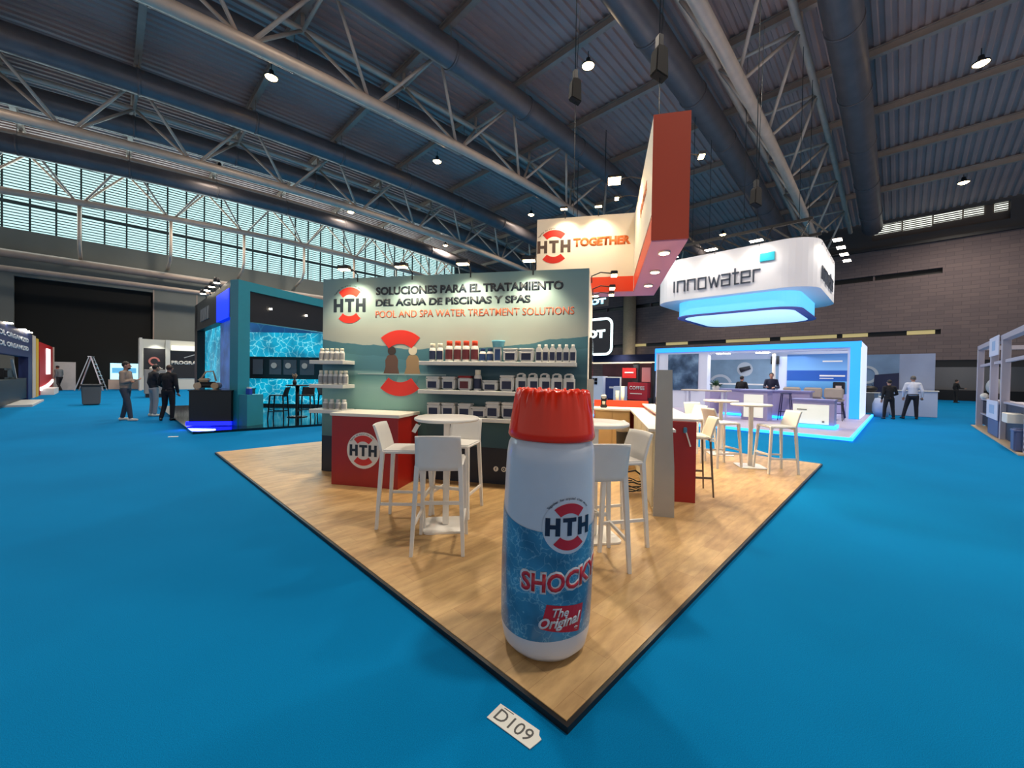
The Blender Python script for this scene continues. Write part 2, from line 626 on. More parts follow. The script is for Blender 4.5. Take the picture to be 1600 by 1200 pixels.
# unseen lamps added overhead, continuing the same rows, to light the near floor
lamps += [(5.7, 10.96, 'added unseen ceiling lamp overhead above the wooden platform'), (5.7, -2.31, 'added unseen ceiling lamp overhead right of the viewer'), (17, -2.31, 'added unseen ceiling lamp overhead, nearest the lattice stand'), (-4.6, 22.93, 'added unseen ceiling lamp overhead above the left aisle')]
for uu, vv, lab in lamps:
    z = min(16.4, zdeck(uu) - .75)
    x, y = hall(uu, vv)
    t = thing('ceiling_lamp', lab, 'lamp', (x, y, z), ROT_HALL, 'lit lamps under the roof')
    B().lathe([(0.0, .28), (.1, .28), (.13, .1), (.3, -.02), (.32, -.1), (.3, -.1), (.26, -.02), (0, .02)], 20).obj('housing', M_DARK, t)
    B().lathe([(0, -.19), (.16, -.16), (.27, -.08), (.27, -.05), (0, -.05)], 20).obj('lens', M_LAMP, t)
    B().cyl((0, 0, .28), (0, 0, .62), .02, n=8).obj('stem', M_DARK, t)
    spot('lamp_light', (0, 0, -.25), (0, 0, -10), 4200, 150, (1, .88, .74), .6, .8, t)

# ---- window wall
m_wall = mat('grey_hall_wall', (108, 112, 108), 0.7, noise=0.08, nscale=0.5)
m_dark = mat('dark_curtain_opening', (12, 13, 11), 0.9)
zb, zt = 11.15, 17.2
b = B()
b.box(-22, -4.6, V_WALL, V_WALL + .4, 0, zb)
b.box(-4.6, 2.6, V_WALL, V_WALL + .4, 7.9, zb)
b.box(2.6, U_END + .4, V_WALL, V_WALL + .4, 0, zb)
b.box(33.3, U_END + .4, V_WALL, V_WALL + .4, zb, zt)
b.box(-22, -13.6, V_WALL, V_WALL + .4, zb, zt)
b.box(-22, U_END + .4, V_WALL, V_WALL + .4, zt, zt + 1.0)
wl = b.obj('wall_left', m_wall); place(wl, (0, 0, 0), ROT_HALL); struct(wl, 'grey hall wall below and above the long window strip')
o = B().box(-4.6, 2.6, V_WALL + .3, V_WALL + .4, 0, 7.9).obj('door_1', m_dark); place(o, (0, 0, 0), ROT_HALL)
struct(o, 'tall black curtained gateway in the left wall')
b = B()
for uu in [2.6, 5.4, 10.3, 15.2]:
    b.box(uu - .04, uu + .04, V_WALL - .03, V_WALL, 0, 8.2)
o = b.obj('trim_30', M_STEELD); place(o, (0, 0, 0), ROT_HALL); struct(o, 'seams between the pale wall panels')
for i, (z, r) in enumerate([(9.25, .28), (8.15, .2)]):
    o = B().tube([(-20, V_WALL - .8 - i * .4, z), (36, V_WALL - .8 - i * .4, z)], r, 12).obj('trim_%d' % (31 + i), M_STEELD)
    place(o, (0, 0, 0), ROT_HALL); struct(o, 'long grey pipe running along the wall below the windows')
m_pane = mat('daylit_pane', (190, 228, 226), 0.3, emit=1.35, ecol=(184, 224, 224))
m_louv = mat('dark_louvre', (44, 62, 66), 0.5)
k = 0
for i in range(-3, 7):
    k += 1
    u0 = 1.0 + 4.9 * i - 0.0
    u1 = u0 + 4.9
    w = thing('window_%d' % k, 'daylit louvred bay of the long high window strip', 'window', (0, 0, 0), ROT_HALL)
    w['kind'] = 'structure'
    del w['category']
    B().box(u0, u1, V_WALL + .2, V_WALL + .24, zb, zt).obj('window_pane', m_pane, w)
    b = B()
    for j in range(5):
        uu = u0 + 4.9 * j / 4
        if j < 4 or i == 6: b.box(uu - .05, uu + .05, V_WALL + .06, V_WALL + .2, zb, zt)
    b.box(u0, u1, V_WALL + .02, V_WALL + .2, zb + 1.75, zb + 1.95)
    b.obj('window_frame', m_louv, w)
    b = B()
    z = zb + .12
    while z < zt:
        b.box(u0, u1, V_WALL + .1, V_WALL + .17, z, z + .055)
        z += .2
    b.obj('louvre', m_louv, w)
area('window_daylight', (*hall(9, V_WALL - .4), 14.2), (*hall(9, 0), 6), 2600, 44, 5.5, (.72, .92, .95))

# ---- far brick wall
m, nt, bs = nodes_mat('brown_block_wall')
tc = nt.nodes.new('ShaderNodeTexCoord')
mp = nt.nodes.new('ShaderNodeMapping'); mp.inputs['Rotation'].default_value = (PI / 2, 0, 0)
nt.links.new(tc.outputs['Object'], mp.inputs['Vector'])
br = nt.nodes.new('ShaderNodeTexBrick')
br.inputs['Scale'].default_value = 1.0; br.inputs['Brick Width'].default_value = .9; br.inputs['Row Height'].default_value = .3
br.inputs['Mortar Size'].default_value = .02
br.inputs['Color1'].default_value = (*lin((104, 90, 90)), 1); br.inputs['Color2'].default_value = (*lin((94, 82, 84)), 1)
br.inputs['Mortar'].default_value = (*lin((84, 74, 76)), 1)
nt.links.new(mp.outputs['Vector'], br.inputs['Vector'])
nt.links.new(br.outputs['Color'], bs.inputs['Base Color']); bs.inputs['Roughness'].default_value = 0.85
M_BRICK = m
ROTF = ROT_FRONT
U = U_END
b = B()                       # local x = -v, y = u
DX0, DX1, DZ = 1.3, 9.0, 3.3  # gateway
b.box(-46, DX0, U, U + .5, 0, 5.35)
b.box(DX1, 24, U, U + .5, 0, 5.35)
b.box(DX0, DX1, U, U + .5, DZ, 5.35)
b.box(-46, 24, U, U + .5, 5.75, 10.15)
b.box(2.1, 24, U, U + .5, 5.35, 5.75)
b.box(-46, -27, U, U + .5, 5.35, 5.75)
b.box(2.1, 24, U, U + .5, 10.15, 10.6)
b.box(-46, -31, U, U + .5, 10.15, 10.6)
b.box(-46, 24, U, U + .5, 10.6, 12.7)
wr = b.obj('wall_right', M_BRICK); place(wr, (0, 0, 0), ROTF); struct(wr, 'brown block end wall of the hall with long slots')
m_up = mat('upper_dark_wall', (66, 62, 62), 0.8)
b = B()
b.box(-46, -2.1, U + .1, U + .5, 12.9, 17.0)
b.box(5.4, 24, U + .1, U + .5, 12.9, 17.0)
b.box(-2.1, 5.4, U + .1, U + .5, 12.9, 13.6)
b.box(-2.1, 5.4, U + .1, U + .5, 14.95, 17.0)
o = b.obj('wall_upper', m_up); place(o, (0, 0, 0), ROTF); struct(o, 'dark clerestory band above the block wall')
o = B().box(-46, 24, U - .2, U + .4, 12.7, 12.92).obj('trim_33', M_DARK); place(o, (0, 0, 0), ROTF); struct(o, 'dark ledge above the block wall')
o = B().box(-31, 2.1, U + .35, U + .45, 10.15, 10.6).obj('trim_34', M_BLACK); place(o, (0, 0, 0), ROTF); struct(o, 'long dark slot in the block wall')
b = B()
for x in [-28, -22, -16, -10, -4.9, -1.9]: b.box(x - .06, x + .06, U + .1, U + .36, 10.15, 10.6)
o = b.obj('trim_36', M_BRICK); place(o, (0, 0, 0), ROTF); struct(o, 'piers across the dark slot')
o = B().box(-27, 2.1, U + .35, U + .45, 5.35, 5.75).obj('trim_35', M_DARK); place(o, (0, 0, 0), ROTF); struct(o, 'back of the lower window slot')
m_cream = mat('lit_cream_slot', (215, 195, 140), 0.5, emit=.45, ecol=(220, 198, 135))
for i, (x0, x1) in enumerate([(-25.5, -22.5), (-20, -17.5), (-13.5, -9.5), (-8.6, -4.3), (-3.9, -2.2), (.2, 1.8)]):
    w = thing('window_%d' % (k + 1 + i), 'narrow cream lit window in the lower slot of the block wall', 'window', (0, 0, 0), ROTF)
    w['kind'] = 'structure'; del w['category']
    B().box(x0, x1, U + .25, U + .3, 5.37, 5.73).obj('window_pane', m_cream, w)
    B().box(x0, x1, U + .1, U + .3, 5.35, 5.4).obj('window_sill', M_DARK, w)
k += 6
for i, (x0, x1, zz) in enumerate([(-1.95, -.3, 14.15), (-.2, 1.45, 14.1), (1.55, 3.05, 14.25), (3.15, 4.15, 14.3), (4.65, 5.3, 14.3)]):
    w = thing('window_%d' % (k + 1 + i), 'bright slatted clerestory window high in the end wall', 'window', (0, 0, 0), ROTF)
    w['kind'] = 'structure'; del w['category']
    B().box(x0, x1, U + .3, U + .34, zz, 14.9).obj('window_pane', mat('bright_pane', (205, 225, 225), .3, emit=1.5, ecol=(235, 238, 225)), w)
    b = B()
    z = zz
    while z < 14.9:
        b.box(x0, x1, U + .2, U + .28, z, z + .07); z += .16
    b.obj('louvre', mat('brown_louvre', (92, 76, 64), .6), w)
o = B().box(-2.1, 5.4, U + .36, U + .4, 13.6, 14.95).obj('trim_37', mat('brown_reveal', (78, 66, 60), .7)); place(o, (0, 0, 0), ROTF); struct(o, 'brown panel round the clerestory windows')
# gateway room beyond
spot('corridor_fill', (*hall(48.5, -3.5), 3.5), (*hall(51.5, -3.5), .8), 260, 150, (1, .95, .92), .3)  # added fill spot without a fixture, brightens the wall beyond the gateway
b = B()
b.box(DX0 - 1, DX1 + 1, U + 6, U + 6.3, 0, 4)
b.box(DX0 - 1, DX1 + 1, U + .5, U + 6, 3.6, 3.9)
o = b.obj('wall_beyond', mat('dim_corridor', (120, 118, 118), .8)); place(o, (0, 0, 0), ROTF); struct(o, 'dim corridor wall seen through the gateway')
b = B().box(DX0 + .3, DX1, U + .1, U + .25, 2.75, DZ)
b.box(DX0 + .1, DX0 + .5, U + .1, U + .25, 0, DZ)
o = b.obj('door_2', M_BLACK); place(o, (0, 0, 0), ROTF); struct(o, 'black head and jamb of the gateway')
o = B().box(DX0 + .5, DX1, U + 5.6, U + 5.9, 0, .9).obj('baseboard_right', M_BLACK); place(o, (0, 0, 0), ROTF); struct(o, 'black low base in the corridor')
x, y = hall(45.2, 24.2)
c = B().cyl((0, 0, 0), (0, 0, 12.7), .75, n=24).obj('trim_38', mat('concrete_column', (158, 140, 116), .8, noise=.1))
place(c, (x, y, 0)); struct(c, 'round concrete column against the block wall')
spot('column_uplight', (*hall(43.0, 23), 2.5), (*hall(45.2, 24.2), 5), 160, 70, (1, .85, .6), .2)

# ================================================================== THE WOODEN BOOTH
# platform (hall frame)
m, nt, bs = nodes_mat('oak_flooring')
tc = nt.nodes.new('ShaderNodeTexCoord')
br = nt.nodes.new('ShaderNodeTexBrick')
br.inputs['Scale'].default_value = 1.0; br.inputs['Brick Width'].default_value = .62; br.inputs['Row Height'].default_value = .155
br.inputs['Mortar Size'].default_value = .0015; br.inputs['Mortar Smooth'].default_value = .6
br.inputs['Color1'].default_value = (*lin((210, 174, 120)), 1); br.inputs['Color2'].default_value = (*lin((196, 158, 106)), 1)
br.inputs['Mortar'].default_value = (*lin((174, 134, 84)), 1)
nz = nt.nodes.new('ShaderNodeTexNoise'); nz.inputs['Scale'].default_value = 3.2; nz.inputs['Detail'].default_value = 8; nz.inputs['Roughness'].default_value = .6
mp = nt.nodes.new('ShaderNodeMapping'); mp.inputs['Scale'].default_value = (1, 4, 1)
nt.links.new(tc.outputs['Object'], mp.inputs['Vector']); nt.links.new(mp.outputs['Vector'], nz.inputs['Vector'])
nt.links.new(tc.outputs['Object'], br.inputs['Vector'])
rr = ramp(nt, [(.3, (205, 200, 195)), (.7, (255, 255, 255))])
nt.links.new(nz.outputs['Fac'], rr.inputs['Fac'])
mx = nt.nodes.new('ShaderNodeMixRGB'); mx.blend_type = 'MULTIPLY'; mx.inputs['Fac'].default_value = 1
nt.links.new(br.outputs['Color'], mx.inputs['Color1']); nt.links.new(rr.outputs['Color'], mx.inputs['Color2'])
nt.links.new(mx.outputs['Color'], bs.inputs['Base Color']); bs.inputs['Roughness'].default_value = .48
M_OAK = m
pl = thing('booth_platform', 'square oak wood booth platform with black edge on the blue carpet', 'platform', (0, 0, 0), ROT_HALL)
B().box(1.40, 8.99, 1.01, 8.98, .004, ZP).obj('wood_floor', M_OAK, pl)
b = B()
b.box(1.378, 9.012, .988, 1.01, 0, ZP - .004); b.box(1.378, 9.012, 8.98, 9.002, 0, ZP - .004)
b.box(1.378, 1.40, 1.01, 8.98, 0, ZP - .004); b.box(8.99, 9.012, 1.01, 8.98, 0, ZP - .004)
b.obj('edge_trim', M_BLACK, pl)


def bthing(name, label, cat, a, b_, z=0.0, rot=0.0, group=None):
    x, y = booth(a, b_)
    t = thing(name, label, cat, (x, y, ZP + z * S), ROT_BOOTH + rot, group)
    t.scale = (S, S, S)
    return t


# ---- mural display wall
m, nt, bs = nodes_mat('lake_mural')
tc = nt.nodes.new('ShaderNodeTexCoord')
sp = nt.nodes.new('ShaderNodeSeparateXYZ'); nt.links.new(tc.outputs['Object'], sp.inputs['Vector'])


def mth(op, a, b=None):
    n = nt.nodes.new('ShaderNodeMath'); n.operation = op
    for i, q in enumerate((a, b)):
        if q is None: continue
        if isinstance(q, (int, float)): n.inputs[i].default_value = q
        else: nt.links.new(q, n.inputs[i])
    return n.outputs[0]


def noise1(scale, det=3, vec=(1, 1, 1)):
    mp = nt.nodes.new('ShaderNodeMapping'); mp.inputs['Scale'].default_value = vec
    nt.links.new(tc.outputs['Object'], mp.inputs['Vector'])
    n = nt.nodes.new('ShaderNodeTexNoise'); n.inputs['Scale'].default_value = scale; n.inputs['Detail'].default_value = det
    nt.links.new(mp.outputs['Vector'], n.inputs['Vector'])
    return n.outputs['Fac']


X, Zc = sp.outputs['X'], sp.outputs['Z']
# mountain ridge height along the wall: 2.08 left, 1.92 mid, 2.12 right
cx = mth('SUBTRACT', X, 1.9)
ridge = mth('ADD', mth('MULTIPLY', mth('MULTIPLY', cx, cx), .042), 1.90)
ridge = mth('ADD', ridge, mth('MULTIPLY', mth('SUBTRACT', noise1(1.6, 4, (1, 0, 0)), .5), .16))
zmix = mth('ADD', Zc, mth('MULTIPLY', mth('SUBTRACT', noise1(2.5, 4, (.5, 1, 3)), .5), .12))
low = ramp(nt, [(0.0, (16, 30, 44)), (.165, (12, 24, 40)), (.172, (66, 108, 112)), (.34, (112, 156, 150)), (.44, (138, 178, 170)),
                (.50, (80, 130, 132)), (.512, (130, 168, 168)), (.525, (74, 122, 134)), (.62, (74, 124, 140)), (.70, (100, 144, 152))])
sc = mth('DIVIDE', zmix, 3.0)
navy_edge = mth('ADD', Zc, mth('MULTIPLY', X, .017))
sel = mth('GREATER_THAN', navy_edge, .555)
nt.links.new(sc, low.inputs['Fac'])
sky = ramp(nt, [(.60, (164, 172, 164)), (.72, (158, 164, 156)), (.82, (140, 160, 158)), (1.0, (112, 148, 152))])
nt.links.new(sc, sky.inputs['Fac'])
mtn = nt.nodes.new('ShaderNodeRGB'); mtn.outputs[0].default_value = (*lin((66, 114, 128)), 1)
navy = nt.nodes.new('ShaderNodeRGB'); navy.outputs[0].default_value = (*lin((12, 22, 40)), 1)


def mixc(f, a, b):
    n = nt.nodes.new('ShaderNodeMixRGB'); nt.links.new(f, n.inputs['Fac']); nt.links.new(a, n.inputs['Color1']); nt.links.new(b, n.inputs['Color2'])
    return n.outputs[0]


above = mth('GREATER_THAN', Zc, ridge)
mtnband = mth('GREATER_THAN', Zc, mth('SUBTRACT', ridge, .16))
c = mixc(mtnband, low.outputs[0], mtn.outputs[0])
c = mixc(above, c, sky.outputs[0])
# the print darkens to deep teal behind the right-hand shelves
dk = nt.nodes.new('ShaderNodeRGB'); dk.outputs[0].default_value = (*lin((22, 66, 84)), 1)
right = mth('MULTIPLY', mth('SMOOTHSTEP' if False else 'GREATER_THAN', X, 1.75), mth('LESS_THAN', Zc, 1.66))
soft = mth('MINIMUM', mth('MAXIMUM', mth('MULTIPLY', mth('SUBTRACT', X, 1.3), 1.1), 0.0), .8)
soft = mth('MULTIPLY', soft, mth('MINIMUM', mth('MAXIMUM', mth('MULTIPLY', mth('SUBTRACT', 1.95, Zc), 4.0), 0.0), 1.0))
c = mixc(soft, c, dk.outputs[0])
c = mixc(sel, navy.outputs[0], c)
nt.links.new(c, bs.inputs['Base Color']); bs.inputs['Roughness'].default_value = .5
M_MURAL = m

dw = bthing('display_wall', 'booth wall printed with a lake mural and large headline lettering', 'exhibit wall', 0, 0)
b = B()
b.box(0, 4.058, 0, 2.3, 0, 2.98)
b.obj('wall_box', mat('cream_wall_paint', (226, 216, 196), .55), dw)
B().box(0.002, 4.056, -.012, 0, 0, 2.978).obj('mural_panel', M_MURAL, dw)
text('SOLUCIONES PARA EL TRATAMIENTO', M_INK, dw, .91, 2.705, -.012, w=2.81, h=.122, bold=.045)
text('DEL AGUA DE PISCINAS Y SPAS', M_INK, dw, .91, 2.538, -.012, w=2.36, h=.108, bold=.045)
text('POOL AND SPA WATER TREATMENT SOLUTIONS', M_ORANGETEXT, dw, .91, 2.366, -.012, w=2.96, h=.106, bold=.008)
hth_logo(dw, .466, 2.565, -.012, .33, disc=False)
for s in (1, -1):
    arc_bm(B(), 1.32, 1.69, .285, .49, s * PI / 2 - .70, s * PI / 2 + .70, -.018, -.012, 20).obj('printed_ring', M_LOGORED, dw)
B().box(.62, 2.05, -.015, -.012, 1.515, 1.533).obj('printed_jetty', mat('pale_print', (150, 172, 172), .6), dw)
for dx, rb, rh, nm in [(-.135, (92, 66, 56), (52, 42, 40), 1), (.205, (146, 120, 88), (208, 198, 176), 1)]:
    x = 1.32 + dx
    pts = [(-.14, 0), (-.105, .10), (-.11, .2), (-.075, .265), (-.03, .285), (.03, .285), (.075, .265), (.11, .2), (.105, .10), (.13, 0)]
    f = B().prism([(x + p[0] * .95, 1.533 + p[1]) for p in pts], 'y', -.0155, -.012).obj('printed_sitter', mat('print_%d' % rb[0], rb, .6), dw)
    disc_bm(B(), x, 1.533 + .34, .066, -.017, -.012, 20).obj('printed_head', mat('print_h%d' % rh[0], rh, .6), f)
    B().prism([(x - .1, 1.515), (x - .08, 1.40), (x + .08, 1.40), (x + .1, 1.515)], 'y', -.0145, -.012).obj('printed_reflection', mat('print_refl', (72, 118, 124), .6), f)
for x in (2.815, 2.93):
    d = disc_bm(B(), x, .215, .036, -.016, -.012, 24).obj('printed_icon', M_WHITE, dw)
    text('f' if x < 2.9 else 'o', M_NAVY, d, 0, 0, 0, 'icon_lettering', Matrix.Translation((x, -.016, .195)), h=.042, bold=.02, align='c')
# shelves
M_SHELF = mat('white_shelf', (212, 212, 206), .45)
for a0, a1, z, dp in [(1.75, 3.92, 1.66, .28), (1.74, 3.92, 1.262, .28), (1.74, 3.92, .895, .28), (.0, .565, 1.66, .30), (.0, .57, 1.304, .30), (.0, .57, .93, .30)]:
    B().box(a0, a1, -dp, -.012, z, z + .055, .004, 1).obj('shelf', M_SHELF, dw)
# the side wall towards the bar: television and pale post
tv = B().box(4.058, 4.10, .62, 1.75, 1.42, 2.12, .008, 2).obj('screen', M_BLACK, dw)
b = B().box(4.10, 4.102, .66, 1.71, 1.46, 2.08).obj('screen_glass', M_GLASS, tv)
B().box(4.058, 4.14, .12, .2, 0, 1.5, .006, 2).obj('corner_post', M_GREYWHITE, dw)


# ---- arm floodlights
def floodlight(label, loc, rz, aim, power, col=(1, .86, .62), mount='arm', group='booth floodlights on arms', ang=105, mlamp=None, arm=.32, size=(.17, .1)):
    """loc = the lamp head; local +y points back towards what carries it"""
    t = thing('floodlight', label, 'floodlight', loc, rz, group)
    w, d = size
    B().box(-w / 2, w / 2, -d / 2, d / 2, 0, .05, .008, 2).obj('head', M_DARK, t)
    B().box(-w / 2 + .01, w / 2 - .01, -d / 2 + .008, d / 2 - .008, -.012, 0, .004, 1).obj('lens', mlamp or M_LAMP, t)
    if mount == 'arm':
        B().tube([(0, d / 2 - .01, .03), (0, arm * .6, .05), (0, arm, .0), (0, arm, -.1)], .009, 8).obj('arm', M_DARK, t)
    if power:
        c, s = math.cos(rz), math.sin(rz)
        dx, dy, dz = aim
        spot('flood_light', (0, 0, -.03), (dx, dy, dz), power, ang, col, .07, .7, t)
    return t


for i, a in enumerate([.60, 1.50, 2.40, 3.30]):
    x, y = booth(a, -.34)
    floodlight('lit floodlight on an arm above the mural wall, %s' % ['over the logo at its left end', 'second from the left', 'third from the left', 'rightmost before the orange sign'][i],
               (x, y, ZP + 3.02 * S), ROT_BOOTH, (0, .34, -.75), 85, (1, .84, .58))
for i, bb in enumerate([.75, 1.65, 2.2]):
    x, y = booth(4.4, bb)
    floodlight('lit floodlight over the bar side of the mural wall, %s' % ['nearest the viewer', 'middle one', 'farthest one'][i],
               (x, y, ZP + 3.06 * S), ROT_BOOTH + PI / 2, (0, -.8, -3), 38, (1, .84, .58), ang=120)

# ---- red counter
ct = bthing('promo_counter', 'red counter with a white top and a round logo, before the mural wall', 'counter', .64, -.63)
B().box(0, 1.0, 0, .58, 0, .945, .004, 1).obj('body', M_RED, ct)
B().box(-.02, 1.02, -.02, .60, .945, .985, .006, 2).obj('top', M_WHITE, ct)
hth_logo(ct, .49, .49, 0, .245)


# ---- products on the shelves
def label_patch(parent, r, z0, z1, m, a0=-1.0, a1=1.0, n=10):
    b = B()
    rows = []
    for i in range(n + 1):
        a = -PI / 2 + a0 + (a1 - a0) * i / n
        rows.append([b.bm.verts.new((q * math.cos(a), q * math.sin(a), z)) for q, z in ((r + .001, z0), (r + .003, z0), (r + .003, z1), (r + .001, z1))])
    for p, q in zip(rows, rows[1:]):
        for k in range(4): b.bm.faces.new((p[k], p[(k + 1) % 4], q[(k + 1) % 4], q[k]))
    return b.obj('label_sticker', m, parent)


M_LABNAVY = mat('navy_label', (24, 34, 66), .45)
M_LABRED = mat('maroon_label', (96, 28, 34), .45)
M_LABBLUE = mat('blue_label', (26, 58, 104), .45)
M_LABGREY = mat('grey_label', (150, 150, 150), .5)


def make_bottle(cap_m, lab_m, h=.255, r=.046, name='product_bottle'):
    t = thing(name, 'x', 'bottle'); t.scale = (S, S, S)
    B().lathe([(0, 0), (r * .95, 0), (r, .008), (r, h * .62), (r * .8, h * .74), (r * .62, h * .78), (0, h * .78)], 20).obj('body', M_PLASTIC, t)
    B().lathe([(0, h * .76), (r * .74, h * .76), (r * .74, h * .98), (r * .66, h), (0, h)], 20).obj('cap', cap_m, t)
    label_patch(t, r, h * .1, h * .58, lab_m, -1.2, 1.2)
    return t


def make_jug(lab_m, w=.08, d=.12, h=.236):
    t = thing('product_jug', 'x', 'jug'); t.scale = (S, S, S)
    b = B()
    b.prism([(-w / 2, 0), (w / 2, 0), (w / 2, h * .66), (w * .32, h * .82), (w * .14, h * .84), (-w * .14, h * .84), (-w * .32, h * .82), (-w / 2, h * .66)], 'y', -d / 2, d / 2)
    bmesh.ops.bevel(b.bm, geom=[e for e in b.bm.edges], offset=.006, segments=2, affect='EDGES')
    b.obj('body', M_PLASTIC, t)
    B().cyl((0, 0, h * .83), (0, 0, h), w * .26, n=14).obj('cap', M_WHITE, t)
    B().tube([(0, d * .1, h * .82), (0, d * .3, h * .93), (0, d * .44, h * .8), (0, d * .46, h * .66)], .008, 8).obj('handle', M_PLASTIC, t)
    B().box(-w * .4, w * .4, -d / 2 - .003, -d / 2, h * .1, h * .56).obj('label_sticker', lab_m, t)
    return t


def make_can(lab_m, w=.15, d=.12, h=.245):
    """a square can with a looped handle over its top"""
    t = thing('product_canister', 'x', 'canister'); t.scale = (S, S, S)
    B().box(-w / 2, w / 2, -d / 2, d / 2, 0, h * .8, .014, 3).obj('body', M_PLASTIC, t)
    B().tube([(-w * .40, 0, h * .76), (-w * .36, 0, h * .92), (-w * .18, 0, h * .98), (w * .12, 0, h * .98), (w * .3, 0, h * .92), (w * .36, 0, h * .78)], .012, 8).obj('handle', M_PLASTIC, t)
    B().cyl((w * .22, -d * .2, h * .78), (w * .22, -d * .2, h * .92), .018, n=12).obj('cap', M_WHITE, t)
    B().box(-w * .2, w * .42, -d / 2 - .003, -d / 2, h * .12, h * .58).obj('label_sticker', lab_m, t)
    return t


def make_bucket(lab_m, w=.21, h=.185, lid_m=None, d=.17):
    t = thing('product_bucket', 'x', 'bucket'); t.scale = (S, S, S)
    b = B()
    b.box(-w * .44, w * .44, -d * .44, d * .44, 0, h * .9, .02, 3)
    for v in b.bm.verts:
        k = 1 + .10 * v.co.z / h
        v.co.x *= k; v.co.y *= k
    b.obj('body', M_PLASTIC, t)
    B().box(-w / 2, w / 2, -d / 2, d / 2, h * .86, h, .014, 3).obj('lid', lid_m or M_PLASTIC, t)
    lo = d * .46 + .004
    B().box(-w * .3, w * .3, -lo - .004, -lo + .01, h * .14, h * .62).obj('label_sticker', lab_m, t)
    B().tube([(-w * .47, -d * .4, h * .8), (-w * .25, -d * .52, h * .64), (0, -d * .55, h * .66), (w * .25, -d * .52, h * .64), (w * .47, -d * .4, h * .8)], .004, 6).obj('handle', M_PLASTIC, t)
    return t


ORD = ['leftmost', 'second', 'third', 'fourth', 'fifth', 'sixth', 'seventh']
used = set()


def put(proto, a, shelf_z, label, group, bb=-.15, rot=0.0):
    x, y = booth(a, bb)
    loc = (x, y, ZP + (shelf_z + .0555) * S)
    if proto.name not in used:
        used.add(proto.name)
        place(proto, loc, ROT_BOOTH + rot); proto['label'] = label; proto['group'] = group
        return proto
    return dup(proto, loc, ROT_BOOTH + rot, label, group)


Z1, Z2, Z3 = 1.66, 1.262, .895
M_CREAM = mat('cream_plastic', (228, 222, 200), .5)
bw = make_bottle(M_CREAM, M_LABNAVY, .255, .047)
br_ = make_bottle(M_ORANGE, M_LABRED, .287, .054)
bb_ = make_bottle(M_LABBLUE, M_LABBLUE, .184, .047)
bk = make_bucket(M_LABNAVY)
bkr = make_bucket(M_LABRED, .2, .2, mat('red_lid', (160, 30, 34), .45))
bkt = make_bucket(M_LABNAVY, .23, .145)
bks = make_bucket(M_LABNAVY, .21, .218)
jg = make_jug(M_LABNAVY)
cn = make_can(M_LABNAVY)
bt = make_bottle(M_CREAM, M_LABNAVY, .285, .055)
bg = make_bottle(M_CREAM, M_LABGREY, .205, .038)
bgs = make_bottle(M_CREAM, M_LABGREY, .178, .038)
bgl = make_bottle(M_WHITE, M_LABGREY, .15, .04)
G1, G2, G3 = 'products on the top right shelf', 'products on the middle right shelf', 'products on the lowest right shelf'
for i, a in enumerate((1.90, 2.01)): put(bw, a, Z1, 'cream-capped bottle with dark label, %s at the left end of top right shelf' % ('first' if i == 0 else 'second'), G1)
for i, a in enumerate((2.15, 2.275, 2.40, 2.525)): put(br_, a, Z1, 'orange-capped bottle with maroon label on the top right shelf, %s of four' % ORD[i], G1)
for i, a in enumerate((2.64, 2.745)): put(bb_, a, Z1, 'short dark blue bottle beside the orange-capped bottles, %s' % ['left one', 'right one'][i], G1)
pr = thing('product_box', 'narrow white box with blue front carrying a pale blue tub, on top right shelf', 'box'); pr.scale = (S, S, S)
B().box(-.05, .05, -.05, .05, 0, .2, .004, 1).obj('carton', M_PLASTIC, pr)
B().box(-.035, .04, -.053, -.05, .02, .17).obj('label_sticker', M_LABBLUE, pr)
put(pr, 2.855, Z1, pr['label'], G1, rot=.1)
tb = thing('blue_tub', 'pale blue tub lying on the narrow blue and white box', 'tub'); tb.scale = (S, S, S)
B().lathe([(0, 0), (.075, 0), (.085, .07), (.092, .072), (.092, .09), (0, .09)], 24).obj('body', mat('pale_blue_plastic', (110, 190, 215), .35), tb)
put(tb, 2.86, Z1 + .1995, tb['label'], G1)
for i, a in enumerate((3.04, 3.26)): put(bk, a, Z1, 'white bucket with navy label between blue bottles and jugs, %s' % ['left one', 'right one'][i], G1)
for i, a in enumerate((3.425, 3.515, 3.605, 3.695, 3.785, 3.872)): put(jg, a, Z1, 'slim white jug with navy label on top right shelf, %s of six' % ORD[i], G1)
for i, (a, p) in enumerate(((1.93, bk), (2.165, bk), (2.40, bkr))):
    put(p, a, Z2, 'red-lidded white bucket with maroon label on the middle right shelf' if i == 2 else 'white bucket with navy label on middle right shelf, %s' % ['at its left end', 'left of the red-lidded bucket'][i], G2)
put(bt, 2.575, Z2, 'tall white bottle with dark label beside the red-lidded bucket', G2)
put(bkt, 2.765, Z2, 'low white tub right of the tall bottle on middle right shelf', G2)
put(bks, 3.0, Z2, 'tall white bucket beside the row of looped canisters', G2)
for i, a in enumerate((3.19, 3.35, 3.51, 3.67, 3.83)): put(cn, a, Z2, 'white canister with looped handle on middle right shelf, %s of five' % ORD[i], G2)
for i, (a, p, l) in enumerate(((1.95, bk, 'at its left end'), (2.165, bk, 'second from its left end'), (2.405, bk, 'third from its left end'), (2.61, bkt, 'the low one over the round table'), (2.805, bks, 'tall, right of the low tub'), (3.03, bks, 'tall, nearest the giant bottle'))):
    put(p, a, Z3, 'white bucket with navy label on lowest right shelf, %s' % l, G3)
for i, a in enumerate((.14, .225, .31, .395, .48)): put(bgs, a, 1.66, 'small white bottle with grey label on top left shelf, %s of five' % ORD[i], 'bottles on the left shelves', -.2)
for i, a in enumerate((.13, .215, .30, .385, .47, .545)): put(bg, a, 1.304, 'white bottle with grey label on middle left shelf, %s of six' % ORD[i], 'bottles on the left shelves', -.2)
